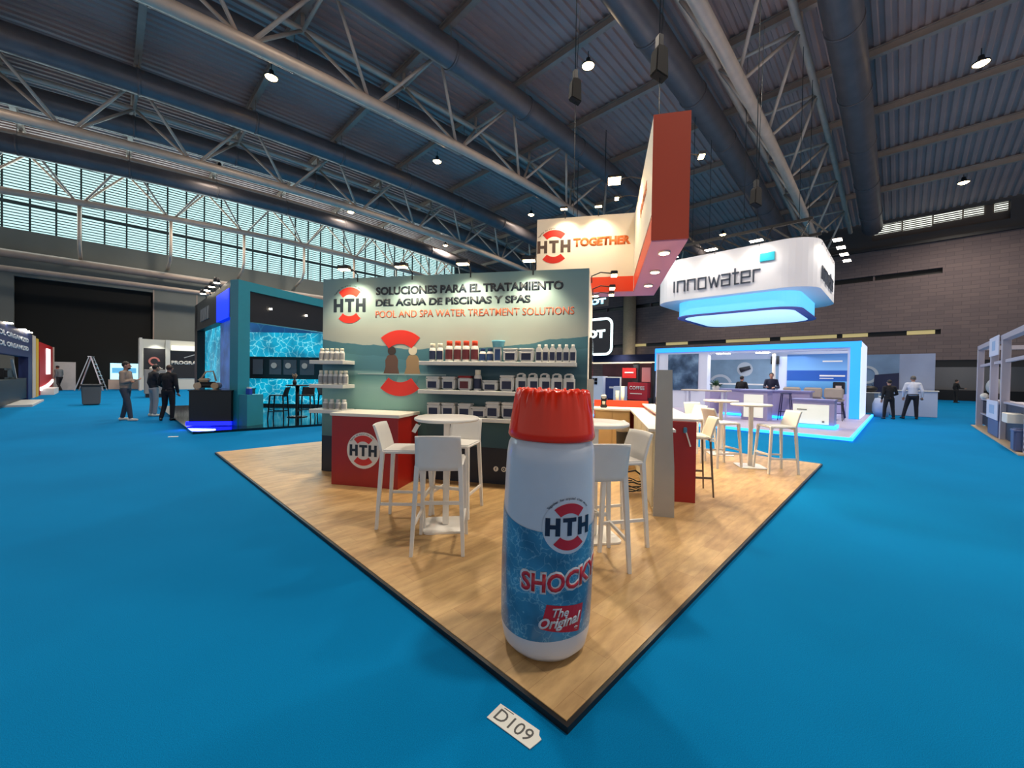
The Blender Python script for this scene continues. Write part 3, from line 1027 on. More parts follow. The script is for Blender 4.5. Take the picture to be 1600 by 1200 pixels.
for i, a in enumerate((.20, .30, .41, .51)): put(bgl, a, .93, 'short white bottle on lowest left shelf behind red counter, %s of four' % ORD[i], 'bottles on the left shelves', -.2 + .02)


# ---- stools and tables
def make_stool(name='bar_stool', legm=None, m=None, lw=1.0):
    m = m or M_PLASTIC
    legm = legm or m
    t = thing(name, 'x', 'stool')
    b = B().box(-.2, .2, -.2, .2, .725, .76, .014, 3)
    for v in b.bm.verts:
        if v.co.z > .75: v.co.z -= .014 * (1 - (v.co.x / .2) ** 2) * (1 - (v.co.y / .22) ** 2)
    b.obj('seat', m, t)
    b = B()                                    # back shell, leaning and slightly curved
    N, K = 10, 8
    g = []
    for side in (0, 1):
        rows = []
        for k in range(K + 1):
            s = k / K
            z = .70 + .295 * s
            row = []
            for i in range(N + 1):
                q = i / N * 2 - 1
                wx = (.195 - .012 * s) * q
                y = -.20 - .06 * s - .03 * s * s + .018 * q * q * 1.0 - (.022 if side else 0)
                row.append(b.bm.verts.new((wx, y, z + .006 * (1 - q * q) * s)))
            rows.append(row)
        g.append(rows)
    for side in (0, 1):
        for k in range(K):
            for i in range(N):
                q = (g[side][k][i], g[side][k][i + 1], g[side][k + 1][i + 1], g[side][k + 1][i])
                f = b.bm.faces.new(q if side else tuple(reversed(q))); f.smooth = True
    for k in range(K):
        b.bm.faces.new((g[0][k][0], g[0][k + 1][0], g[1][k + 1][0], g[1][k][0]))
        b.bm.faces.new((g[0][k][N], g[1][k][N], g[1][k + 1][N], g[0][k + 1][N]))
    for i in range(N):
        b.bm.faces.new((g[0][0][i], g[1][0][i], g[1][0][i + 1], g[0][0][i + 1]))
        b.bm.faces.new((g[0][K][i], g[0][K][i + 1], g[1][K][i + 1], g[1][K][i]))
    b.obj('backrest', m, t)
    F = {}
    for sx in (-1, 1):
        for sy in (-1, 1):
            top = (.178 * sx, .175 * sy - (.02 if sy < 0 else 0), .74)
            bot = (.212 * sx, .225 * sy - (.0 if sy > 0 else .01), 0)
            b = B()
            w0, w1 = .019 * lw, .014 * lw
            vs = []
            for (cx_, cy_, cz_), w in ((bot, w1), (top, w0)):
                vs.append([b.bm.verts.new((cx_ + dx * w, cy_ + dy * w, cz_)) for dx, dy in ((-1, -1), (1, -1), (1, 1), (-1, 1))])
            for i in range(4): b.bm.faces.new((vs[0][i], vs[0][(i + 1) % 4], vs[1][(i + 1) % 4], vs[1][i]))
            b.bm.faces.new(list(reversed(vs[0]))); b.bm.faces.new(vs[1])
            b.obj('leg', legm, t)
            F[sx, sy] = [Vector(bot) + (Vector(top) - Vector(bot)) * (.30 / .74), Vector(bot) + (Vector(top) - Vector(bot)) * (.24 / .74)]
    B().bar(F[-1, 1][0], F[1, 1][0], .022, .03).obj('footrest', legm, t)
    for sx in (-1, 1):
        B().bar(F[sx, 1][1], F[sx, -1][1], .018, .026).obj('stretcher', legm, t)
    return t


def make_table(name='bar_table', r=.315):
    t = thing(name, 'x', 'table')
    B().lathe([(0, 1.045), (r - .015, 1.045), (r, 1.055), (r, 1.07), (r - .008, 1.077), (0, 1.077)], 48).obj('tabletop', M_WHITE, t)
    b = B().box(-.03, .03, -.03, .03, .02, 1.045, .006, 2)
    b.box(-.13, .13, -.13, .13, 1.03, 1.045)
    b.obj('column', M_WHITE, t)
    b = B()
    pts = []
    for cx_, cy_, a0 in ((.15, .15, 0), (-.15, .15, PI / 2), (-.15, -.15, PI), (.15, -.15, 1.5 * PI)):
        for i in range(6):
            a = a0 + PI / 2 * i / 5
            pts.append((cx_ + .06 * math.cos(a), cy_ + .06 * math.sin(a)))
    b.prism(pts, 'z', 0, .018).obj('base_plate', M_WHITE, t)
    return t


st = make_stool()
tbm = make_table()


def put2(proto, x, y, deg, label, group, z=ZP):
    x *= S; y *= S
    if proto.name not in used:
        used.add(proto.name)
        place(proto, (x, y, z), math.radians(deg)); proto['label'] = label; proto['group'] = group
        return proto
    return dup(proto, (x, y, z), math.radians(deg), label, group)


GS, GT = 'white bar stools on the wooden platform', 'round white bar tables on the wooden platform'
put2(st, -.62, 3.56, 3, 'white bar stool turned away, in front of the round table by the red counter', GS)
put2(st, -1.07, 4.10, -90, 'white bar stool seen sideways, right beside the red counter', GS)
put2(st, -.60, 4.46, 166, 'white bar stool facing the viewer, behind the table by the mural wall', GS)
put2(st, .70, 3.30, 6, 'white bar stool turned away, half hidden behind the giant bottle', GS)
put2(st, .96, 3.72, 104, 'white bar stool between giant bottle and tall grey panel', GS)
put2(tbm, -.65, 4.0, 10, 'round white bar table between three stools before the mural wall', GT)
put2(tbm, .80, 3.80, 10, 'round white bar table mostly hidden behind the giant bottle', GT)
put2(tbm, 4.2, 6.95, -12, 'round white bar table near the right corner of the wooden platform', GT)
put2(tbm, 4.25, 8.05, -12, 'round white bar table farthest back on the wooden platform', GT)
put2(st, 4.42, 6.62, 88, 'white bar stool nearest the right corner of the wooden platform', GS)
put2(st, 3.72, 7.0, -80, 'white bar stool left of the right corner table', GS)
put2(st, 3.95, 8.3, 190, 'white bar stool behind the tables on the right of the platform', GS)
put2(st, 3.35, 7.55, 100, 'white bar stool along the bar, beyond the bronze-legged one', GS)
sb = make_stool('bar_stool', mat('bronze_metal', (120, 104, 86), .4, metal=.5), M_CREAM, .6)
put2(sb, 2.42, 5.35, 80, 'cream bar stool with thin bronze legs beside the red bar end', GS)
# paper tag hanging from the table edge
tg = thing('paper_tag', 'white paper tag hanging from the round table before the mural wall', 'tag', (-.88 * S, 3.86 * S, ZP + 1.045 * S), .5)
B().cyl((0, 0, 0), (-.015, 0, -.02), .002, n=6).obj('string', M_WHITE, tg)
B().box(-.045, -.005, -.001, .001, -.10, -.015, mtx=Matrix.Rotation(.5, 4, 'Y')).obj('card', M_WHITE, tg)

# ---- the bar
bar = bthing('bar_counter', 'white L-shaped bar counter with red outer end and cream cabinets', 'counter', 0, 0)
b = B()
b.prism([(4.12, 2.05), (4.12, 2.62), (5.06, 2.62), (5.06, -.70), (4.77, -.70), (4.77, 2.05)], 'z', .925, .955)
b.obj('worktop', M_WHITE, bar)
bc = B().box(4.14, 4.77, 2.10, 2.6, 0.0, .925).obj('back_cabinet', M_WOODL, bar)
for a in (4.15, 4.46): B().box(a, a + .3, 2.085, 2.10, .04, .9, .003, 1).obj('door', M_WOODL, bc)
sc_ = B().box(4.84, 5.02, -.66, 2.05, 0, .925).obj('side_cabinet', M_CREAM, bar)
for i in range(4): B().box(4.825, 4.84, -.6 + i * .65, -.0 + i * .65, .04, .9, .003, 1).obj('door', M_CREAM, sc_)
B().box(5.06, 5.39, -.18, 2.62, 0, 1.0, .003, 1).obj('outer_panel', M_RED, bar)
B().box(5.03, 5.42, -.16, 2.64, 1.0, 1.03, .004, 1).obj('bar_top', M_WHITE, bar)
B().box(4.12, 5.14, 2.62, 2.66, 0, 1.08).obj('splashback', M_ORANGE, bar)
hk = B().box(5.235, 5.275, -.215, -.18, .86, .93, .006, 2).obj('hook', mat('blue_hook', (70, 130, 160), .4), bar)
B().bar((5.262, -.20, .885), (5.315, -.22, .70), .026, .012).obj('white_strap', M_WHITE, bar)

pn = bthing('end_panel', 'tall narrow grey panel standing upright at the end of the bar', 'panel', 4.84, -.79)
B().prism([(-.015, 0), (.205, 0), (.195, .55), (.17, 1.0), (.155, 1.62), (-.0, 1.62)], 'y', 0, .045).obj('board', mat('warm_grey_board', (170, 166, 158), .5, noise=.03), pn)

bn = bthing('waste_bin', 'dark swing bin standing in front of the cream bar cabinets', 'bin', 4.62, 1.55)
B().lathe([(0, 0), (.095, 0), (.11, .60), (.115, .62), (0, .62)], 20).obj('body', M_DARK, bn)
B().lathe([(0, .62), (.118, .62), (.118, .66), (.09, .75), (.04, .80), (0, .81)], 20).obj('lid', mat('brushed_metal', (160, 155, 150), .35, metal=.8), bn)

cb = bthing('cable_coil', 'loose coil of black cable on the floor behind white stool', 'cable', 4.72, .02)
b = B()
pts = []
for i in range(70):
    a = i * .33
    r = .11 + .03 * math.sin(i * .7)
    pts.append((r * math.cos(a), r * .5 * math.sin(a) + .02 * math.sin(i * 1.3), .02 + .0023 * i + .012 * (1 + math.sin(i * .9))))
b.tube(pts, .008, 6)
b.obj('coil', M_BLACK, cb)
B().tube([(-.1, 0, .02), (-.16, .02, .15), (-.12, .03, .28), (-.02, .05, .3), (.06, .08, .24)], .012, 6).obj('plug_lead', M_BLACK, cb)

cm_ = bthing('coffee_machine', 'small black and silver capsule coffee machine on the back worktop', 'coffee machine', 4.30, 2.3, .955)
B().box(-.06, .06, -.06, .1, 0, .06, .01, 2).obj('base', M_BLACK, cm_)
B().box(-.05, .05, .02, .1, .06, .24, .012, 2).obj('tower', M_BLACK, cm_)
B().box(-.05, .05, -.06, .1, .17, .25, .02, 3).obj('head', mat('silver_plastic', (190, 190, 188), .3, metal=.6), cm_)
B().cyl((0, -.03, .06), (0, -.03, .12), .026, .03, 14).obj('cup', M_CREAM, cm_)
for i, (a, n) in enumerate(((4.56, 4), (4.66, 7))):
    t = bthing('cup_stack', 'stack of cream paper cups on the splashback, %s' % ('shorter left stack' if i == 0 else 'taller right stack'), 'cups', a, 2.64, 1.08, 0, 'paper cup stacks at the bar')
    for k in range(n):
        B().lathe([(.034, k * .03 + .10), (.036, k * .03 + .10), (.028, k * .03), (0, k * .03)], 16).obj('cup', M_CREAM, t)
# row of sample bottles on the far part of the bar top
sbm = None
for i in range(9):
    lab = 'dark sample bottle in a row on the bar top, %s from the viewer' % (ORD[i] if 0 < i < 7 else ['nearest', '', '', '', '', '', '', 'eighth', 'ninth'][i])
    x, y = booth(5.27 + .03 * (i % 2), 1.05 + i * .165)
    if sbm is None:
        sbm = thing('sample_bottle', lab, 'bottle', (x, y, ZP + 1.0305 * S), 0, 'sample bottles on the bar')
        sbm.scale = (S, S, S)
        B().lathe([(0, 0), (.034, 0), (.036, .01), (.036, .14), (.014, .17), (.014, .2), (0, .2)], 16).obj('body', mat('dark_bottle', (34, 36, 54), .3), sbm)
        B().lathe([(0, .19), (.018, .19), (.018, .225), (0, .225)], 12).obj('cap', M_GREYWHITE, sbm)
    else:
        dup(sbm, (x, y, ZP + 1.0305 * S), 0, lab)

# ---- giant inflatable bottle
BX, BY = .212 * S, 2.30 * S
M_VINYL = mat('white_vinyl', (190, 196, 206), .28, coat=.3, noise=.03)
M_CAPV = mat('red_vinyl', (228, 44, 12), .2, spec=.25, coat=.12)
M_POOL = water_mat('pool_print', (44, 112, 156), (64, 136, 176), (132, 184, 208), 13, rough=.3)
M_POOL.node_tree.nodes['Principled BSDF'].inputs['Coat Weight'].default_value = .35
bot = thing('inflatable_bottle', 'giant inflatable bottle with red cap and pool water print, near platform corner', 'inflatable', (BX, BY, ZP), 0)
bot.rotation_euler = (0, math.radians(1.0), math.radians(0))
PROF = [(0, .012), (.16, .004), (.205, .012), (.234, .045), (.247, .11), (.252, .25), (.256, .5), (.254, .75), (.250, .95), (.246, 1.06), (.238, 1.12), (.222, 1.155), (.19, 1.165)]


def rad(z):
    for (r0, z0), (r1, z1) in zip(PROF[1:], PROF[2:]):
        if z0 <= z <= z1: return r0 + (r1 - r0) * (z - z0) / (z1 - z0)
    return PROF[-1][0]


prof = []
for (r0, z0), (r1, z1) in zip(PROF, PROF[1:]):
    for k in range(3): prof.append((r0 + (r1 - r0) * k / 3, z0 + (z1 - z0) * k / 3))
prof.append((.12, 1.168)); prof.append((0, 1.168))
b = B().lathe(prof, 72)
for v in b.bm.verts:                       # seams pucker the vinyl a little
    a = math.atan2(v.co.y, v.co.x)
    k = 1 + .006 * math.sin(a * 9) * math.exp(-((v.co.z - .03) / .05) ** 2) + .005 * math.sin(a * 14) * math.exp(-((v.co.z - 1.14) / .03) ** 2)
    v.co.x *= k; v.co.y *= k
b.obj('body', M_VINYL, bot)


def wrap_bm(bm, a_c, z_c, lift, maxlen=.03):
    """lay a flat mark (x right, z up, -y front) on the bottle's flank"""
    for _ in range(5):
        es = [e for e in bm.edges if abs(e.verts[0].co.x - e.verts[1].co.x) > maxlen]
        if not es: break
        bmesh.ops.subdivide_edges(bm, edges=es, cuts=1)
        bmesh.ops.triangulate(bm, faces=[f for f in bm.faces if len(f.verts) > 4])
    for v in bm.verts:
        z = z_c + v.co.z
        r = rad(z) + lift - v.co.y
        a = a_c + v.co.x / .252
        v.co = Vector((r * math.sin(a), -r * math.cos(a), z))
    return bm


# the printed water band: a sleeve a hair proud of the vinyl, waved at its top
b = B()
NA = 96
rows = []


def band_top(a):
    # dips at the front, rises to the sides
    return .700 + .05 * (1 - math.cos(a - .45)) + .012 * math.sin(2 * a)


def band_bot(a):
    return .145 + .012 * math.sin(a * 2)


for i in range(NA):
    a = 2 * PI * i / NA
    t, bo = band_top(a), band_bot(a)
    rows.append([b.bm.verts.new(((rad(bo + (t - bo) * k / 14) + .0022) * math.sin(a), -(rad(bo + (t - bo) * k / 14) + .0022) * math.cos(a), bo + (t - bo) * k / 14)) for k in range(15)])
for i in range(NA):
    p, q = rows[i], rows[(i + 1) % NA]
    for k in range(14):
        f = b.bm.faces.new((p[k], q[k], q[k + 1], p[k + 1])); f.smooth = True
b.obj('water_band', M_POOL, bot)
# cap: red, crumpled on top
b = B().lathe([(.19, 1.150), (.238, 1.155), (.244, 1.17), (.240, 1.20), (.226, 1.30), (.212, 1.375), (.204, 1.40), (.200, 1.412), (.192, 1.42), (.178, 1.42), (.165, 1.41), (.12, 1.398), (.06, 1.395), (0, 1.395)], 120)
for v in b.bm.verts:
    a = math.atan2(v.co.y, v.co.x)
    z = v.co.z
    if z > 1.33:
        w = min(1, (z - 1.33) / .07)
        d = (.006 * math.sin(a * 17 + 1.3) + .005 * math.sin(a * 29 + .4) + .004 * math.sin(a * 43)) * w
        r = math.hypot(v.co.x, v.co.y)
        if r > .1:
            v.co.x *= 1 + d / r; v.co.y *= 1 + d / r
            v.co.z += .006 * w * math.sin(a * 23 + 2) + .004 * w * math.sin(a * 37)
b.obj('cap', M_CAPV, bot)


def decal(name, bm, m, a_c, z_c, lift, parent):
    b = B(); b.bm.free(); b.bm = wrap_bm(bm, a_c, z_c, lift)
    return b.obj(name, m, parent)


LA, LZ, LR = .33, .735, .138
b = B()
NR, NS = 8, 48
g = [[b.bm.verts.new((LR * i / NR * math.cos(2 * PI * k / NS), 0, LR * i / NR * math.sin(2 * PI * k / NS))) for k in range(NS)] for i in range(1, NR + 1)]
c0 = b.bm.verts.new((0, 0, 0))
for k in range(NS):
    b.bm.faces.new((c0, g[0][k], g[0][(k + 1) % NS]))
    for i in range(NR - 1):
        b.bm.faces.new((g[i][k], g[i + 1][k], g[i + 1][(k + 1) % NS], g[i][(k + 1) % NS]))
bmw = b.bm
lg = decal('logo_disc', bmw, M_VINYL, LA, LZ, .0045, bot)
for s in (1, -1):
    b = arc_bm(B(), 0, 0, LR * .50, LR * .86, s * PI / 2 - A43, s * PI / 2 + A43, -.002, 0, 16)
    decal('logo_ring', b.bm, mat('vinyl_red', (178, 28, 42), .35), LA, LZ, .006, bot)
bm = hth_bm(1.78 * LR, .66 * LR, .002)
decal('logo_lettering', bm, mat('vinyl_navy', (18, 26, 52), .4), LA, LZ, .006, bot)
bm = arctext_bm('Together for crystal clear water', LR * 1.0, LR * .13, PI / 2, 1.75)
decal('small_lettering', bm, mat('vinyl_navy', (18, 26, 52), .4), LA, LZ, .006, bot)
for grow, bold, lift, nm, mt in ((.022, .09, .0035, 'name_outline', M_VINYL), (0, .03, .006, 'name_lettering', mat('vinyl_red', (178, 28, 42), .35))):
    bm = text_bm('SHOCKY', w=.45 + grow, h=.096 + grow, bold=bold, align='c', depth=.0015)
    for v in bm.verts:
        x = v.co.x / .235
        v.co.z += -.045 - grow / 2 + .028 * x + .016 * x * x
    decal(nm, bm, mt, .28, .455, lift, bot)
b = B()
pts = [(-.088, .075), (.122, .055), (.10, -.085), (-.115, -.055)]
nx, nz_ = 10, 4
gv = [[None] * (nz_ + 1) for _ in range(nx + 1)]
for i in range(nx + 1):
    for j in range(nz_ + 1):
        s, q = i / nx, j / nz_
        top = Vector(pts[0]).lerp(Vector(pts[1]), s); low = Vector(pts[3]).lerp(Vector(pts[2]), s)
        p = low.lerp(top, q)
        gv[i][j] = b.bm.verts.new((p.x, 0, p.y))
for i in range(nx):
    for j in range(nz_): b.bm.faces.new((gv[i][j], gv[i + 1][j], gv[i + 1][j + 1], gv[i][j + 1]))
decal('red_patch', b.bm, mat('vinyl_red', (178, 28, 42), .35), .27, .265, .004, bot)
bm = text_bm('The', w=.085, h=.045, bold=.02, shear=.3, align='c', depth=.0015)
for v in bm.verts: v.co.z += .012; v.co.x -= .015
decal('patch_lettering', bm, M_VINYL, .27, .265, .0065, bot)
bm = text_bm('Original', w=.225, h=.072, bold=.03, shear=.3, align='c', depth=.0015, slope=.10)
for v in bm.verts: v.co.z -= .058; v.co.x -= .012
decal('patch_lettering', bm, M_VINYL, .27, .265, .0065, bot)
bm = text_bm('*', w=.024, h=.024, bold=.03, align='c', depth=.0015)
for v in bm.verts: v.co.z -= .072; v.co.x += .075
decal('patch_lettering', bm, M_VINYL, .27, .265, .0065, bot)

# ---- stand number plate lying on the carpet
pt = thing('number_plate', 'white card plate reading D109 lying on the blue carpet', 'sign', (.03, 1.715, .002), math.radians(-38.5))
b = B().prism([(-.115, -.045), (.122, -.045), (.135, .02), (.115, .03), (.105, .05), (-.115, .05)], 'z', 0, .003)
b.obj('card', mat('white_card', (212, 214, 208), .5), pt)
bm = text_bm('D109', w=.19, h=.062, align='c', depth=.0008)
b = B(); b.bm.free(); b.bm = bm
b.obj('lettering', mat('grey_ink', (70, 72, 72), .6), pt, Matrix.Translation((.002, -.03, .0032)) @ Matrix.Rotation(-PI / 2, 4, 'X'))
B().box(-.085, -.03, .040, .044, .003, .0036).obj('ink_dash', mat('grey_ink', (70, 72, 72), .6), pt)

# ---- L-shaped hanging sign over the booth
sg = thing('hanging_sign', 'L-shaped hanging sign, red end and white faces with orange lettering, over the booth', 'hanging sign', (2.87, 9.5, 0), math.radians(-13.0))
M_SIGNW = mat('sign_cream_fabric', (232, 222, 204), .6)
M_SIGNR = mat('sign_red_end', (178, 62, 36), .5)
zb_, zt_ = 3.60, 5.46
L1, L2, TK = 2.36, 3.58, .52
b = B()
b.prism([(-L1, 0), (0, 0), (0, -L2), (TK, -L2), (TK, TK), (-L1, TK)], 'z', zb_ + .36, zt_)
b.obj('white_faces', M_SIGNW, sg)
b = B()
b.prism([(-L1, 0), (0, 0), (0, -L2), (TK, -L2), (TK, TK), (-L1, TK)], 'z', zb_, zb_ + .36)
b.obj('orange_band', M_ORANGE, sg)
B().box(-.004, TK + .004, -L2 - .02, -L2 - .001, zb_, zt_ + .01).obj('red_end', M_SIGNR, sg)
B().prism([(-L1, .004), (.004, .004), (.004, -L2), (TK - .004, -L2), (TK - .004, TK - .004), (-L1, TK - .004)], 'z', zb_ - .02, zb_).obj('soffit', mat('mauve_soffit', (196, 130, 160), .55), sg)
b = B().box(-.012, .0, -L2, .0, zb_ + .355, zb_ + .375)
b.box(-.012, 0, -.012, 0, zb_, zt_)
b.obj('edge_trim', M_WHITE, sg)
text('TOGETHER', mat('sign_orange', (224, 112, 46), .5), sg, -1.45, 4.72, -.002, w=1.36, h=.22, bold=.06)
hth_logo(sg, -1.93, 4.76, -.002, .50, disc=False, ink=mat('brown_ink', (84, 66, 58), .5), tag_text=True)
# same lettering on the inner face of the long arm
mt = Matrix.Translation((0, 0, 0)) @ Matrix.Rotation(-PI / 2, 4, 'Z')
text('TOGETHER', mat('sign_orange', (224, 112, 46), .5), sg, 0, 0, 0, mtx=Matrix.Translation((-.002, -1.5, 4.72)) @ Matrix.Rotation(-PI / 2, 4, 'Z'), w=1.3, h=.2, bold=.045)
for y in (-3.05, -1.85, -.7):
    d = B().cyl((TK / 2, y, zb_ - .05), (TK / 2, y, zb_ - .02), .095, n=24).obj('downlight', M_WHITE, sg)
    B().cyl((TK / 2, y, zb_ - .056), (TK / 2, y, zb_ - .05), .075, n=24).obj('downlight_lens', M_LAMP, d)
    spot('soffit_light', (TK / 2, y, zb_ - .09), (TK / 2, y - .1, 0), 240, 130, (1, .84, .60), .06, .7, sg)
for x in (-1.9, -.9):
    d = B().cyl((x, TK / 2, zb_ - .05), (x, TK / 2, zb_ - .02), .095, n=24).obj('downlight', M_WHITE, sg)
    B().cyl((x, TK / 2, zb_ - .056), (x, TK / 2, zb_ - .05), .075, n=24).obj('downlight_lens', M_LAMP, d)
    spot('soffit_light', (x, TK / 2, zb_ - .09), (x, TK / 2, 0), 160, 130, (1, .84, .60), .06, .7, sg)


def on_sign(x, y):
    c, s = math.cos(math.radians(-13)), math.sin(math.radians(-13))
    return (2.87 + x * c - y * s, 9.5 + x * s + y * c)


RS = math.radians(-13)
GF = 'floodlights over the orange-lettered hanging sign'
floodlight('lit floodlight over the sign lettering, left one above the logo', (*on_sign(-1.65, -.42), 5.50), RS, (0, .42, -.75), 65, group=GF)
floodlight('lit floodlight over the sign lettering, right one near the corner', (*on_sign(-.85, -.42), 5.50), RS, (0, .42, -.75), 65, group=GF)
floodlight('bright floodlight on the long arm of the sign, upper larger one', (*on_sign(-.52, -1.5), 5.54), RS - PI / 2, (0, .5, -.7), 60, group=GF, arm=.53, size=(.34, .26), col=(1, .86, .6))
floodlight('lit floodlight on the long arm of the sign, near the corner', (*on_sign(-.45, -.75), 5.50), RS - PI / 2, (0, .42, -.75), 45, group=GF, arm=.45)
floodlight('lit floodlight on the far side of the red sign end', (*on_sign(TK + .3, -2.9), 5.14), RS + PI / 2, (0, .4, -1.2), 60, group=GF)

# hoist bags and cables
for (x, y, z, lab) in [(1.42, 9.75, 8.55, 'black cable bag hanging over the left wing of the hanging sign'), (2.55, 7.2, 7.25, 'black cable bag hanging above the red sign end'), (7.0, 11.6, 6.9, 'black hoist bag above the rounded white sign')]:
    t = thing('hoist_bag', lab, 'hoist bag', (x, y, z), 0.3, 'black hoist bags under the roof')
    b = B()
    b.prism([(-.13, -.28), (.14, -.36), (.12, .16), (.05, .2), (-.06, .2), (-.11, .14)], 'y', -.1, .1)
    bmesh.ops.bevel(b.bm, geom=b.bm.edges[:], offset=.02, segments=2, affect='EDGES')
    b.obj('bag', mat('black_canvas', (24, 22, 22), .85), t)
    B().box(-.05, .05, -.06, .06, .2, .42, .01, 2).obj('motor', M_DARK, t)
    B().cyl((0, 0, .42), (0, 0, 17.2 - z), .012, n=6).obj('cable', M_DARK, t)
    if z > 7 : B().cyl((.02, 0, -.2), (.02, 0, 5.5 - z), .008, n=6).obj('chain', M_DARK, t)
    B().tube([(.04, 0, .4), (.12, 0, 2.5), (.28, .1, 5)], .008, 6).obj('sling', M_DARK, t)

# ================================================================== THE ROUNDED WHITE SIGN AND ITS BOOTH
def rrect(x0, x1, y0, y1, r, n=8):
    pts = []
    for cx_, cy_, a0 in ((x1 - r, y1 - r, 0), (x0 + r, y1 - r, PI / 2), (x0 + r, y0 + r, PI), (x1 - r, y0 + r, 1.5 * PI)):
        for i in range(n + 1):
            a = a0 + PI / 2 * i / n
            pts.append((cx_ + r * math.cos(a), cy_ + r * math.sin(a)))
    return pts


M_SIGNW2 = mat('white_sign_fabric', (224, 224, 230), .55)
M_CYANLIT = mat('cyan_lit_fabric', (140, 210, 250), .5, emit=.9, ecol=(84, 196, 250))
M_PALELIT = mat('pale_lit_fabric', (200, 232, 255), .5, emit=1.0, ecol=(178, 222, 250))
rs = thing('hanging_sign', 'rounded white hanging sign with dark lettering and glowing blue underside', 'hanging sign', (0, 0, 0), ROT_FRONT)
b = B().prism(rrect(-9.35, -2.5, 19.8, 26.5, 1.2), 'z', 5.40, 7.42)
b.obj('white_ring', M_SIGNW2, rs)
B().prism(rrect(-8.45, -3.2, 20.3, 25.8, 1.0), 'z', 4.66, 5.40).obj('blue_ring', M_CYANLIT, rs)
B().prism(rrect(-8.2, -3.45, 20.55, 25.55, .9), 'z', 4.62, 4.66).obj('underside', M_PALELIT, rs)
b = B().prism(rrect(-8.52, -3.13, 20.23, 25.87, 1.05), 'z', 4.63, 4.69)
b.obj('rim', mat('violet_rim', (110, 110, 190), .5), rs)
LET = {'i': ([[(0, 0), (0, 1)]], .42), 'n': ([[(0, 0), (0, 1), (.85, 1), (.85, 0)]], 1.25), 'o': ([[(0, 0), (0, 1), (.85, 1), (.85, 0), (0, 0)]], 1.2),
       'w': ([[(0, 1), (.28, 0), (.55, .85), (.85, 0), (1.12, 1)]], 1.4), 'a': ([[(0, 1), (.85, 1), (.85, 0), (0, 0), (0, .52), (.85, .52)]], 1.2),
       't': ([[(.2, 1.35), (.2, 0), (.55, 0)], [(-.05, 1), (.55, 1)]], .85), 'e': ([[(.85, 0), (0, 0), (0, 1), (.85, 1), (.85, .5), (0, .5)]], 1.2),
       'r': ([[(0, 0), (0, 1), (.6, 1)]], .7)}


def stroke_word(word, parent, m, mtx, hx, adv, name):
    b = B()
    x = 0
    for ch in word:
        st_, w = LET[ch]
        for poly in st_:
            for p, q in zip(poly, poly[1:]):
                p = Vector(((x + p[0]) * adv, 0, p[1] * hx)); q = Vector(((x + q[0]) * adv, 0, q[1] * hx))
                d = (q - p).normalized() * .027
                b.bar(p - d, q + d, .06, .04, up=(0, 1, 0))
        x += w
    return b.obj(name, m, parent, mtx)


M_LETTER = mat('dark_slate_letter', (58, 66, 80), .35)
tot = sum(LET[c][1] for c in 'innowater')
stroke_word('innowater', rs, M_LETTER, Matrix.Translation((-8.2, 19.77, 5.82)), .5, 3.75 / tot, 'lettering')
stroke_word('innowater', rs, M_LETTER, Matrix.Translation((-2.47, 20.9, 5.82)) @ Matrix.Rotation(PI / 2, 4, 'Z'), .5, 3.75 / tot, 'lettering')
B().box(-4.5, -3.95, 19.74, 19.8, 6.62, 6.98, .01, 1).obj('logo_tile', mat('teal_tile', (40, 170, 190), .3), rs)
# rigging on top
b = B()
for x in (-8.6, -6.6, -4.6, -3.2):
    b.cyl((x, 20.4, 7.42), (x + .2, 21.5, 8.6), .02, n=6); b.cyl((x, 25.6, 7.42), (x + .1, 24, 8.6), .02, n=6)
b.bar((-8.8, 21.5, 8.6), (-2.9, 21.5, 8.6), .12); b.bar((-8.8, 24, 8.6), (-2.9, 24, 8.6), .12)
for i in range(9):
    b.bar((-8.8 + i * .72, 21.5, 8.6), (-8.44 + i * .72, 24, 8.6), .06)
for x in (-8, -5.6, -3.4):
    b.cyl((x, 21.5, 8.6), (x, 21.5, 17), .012, n=6); b.cyl((x, 24, 8.6), (x, 24, 17), .012, n=6)
b.obj('rigging', M_BLACK, rs)
GI = 'floodlights over the rounded white sign'
for i, vv in enumerate((8.1, 6.33, 4.53)):
    x, y = hall(19.25, vv)
    floodlight('lit floodlight on the long face of the rounded sign, %s' % ['left one', 'middle one', 'right one'][i], (x, y, 7.42), ROT_FRONT, (0, .5, -.8), 75, (1, .97, .9), mlamp=M_LAMPW, group=GI, arm=.5, size=(.5, .3), ang=110)
for i, uu in enumerate((20.9, 22.2, 23.5, 24.8)):
    x, y = hall(uu, 2.0)
    floodlight('lit floodlight on the narrow side of the rounded sign, %s from the viewer' % ['nearest', 'second', 'third', 'farthest'][i], (x, y, 7.3), ROT_HALL, (0, .5, -.8), 75, (1, .96, .86), mlamp=M_LAMPW, group=GI, arm=.5, size=(.45, .3), ang=110)

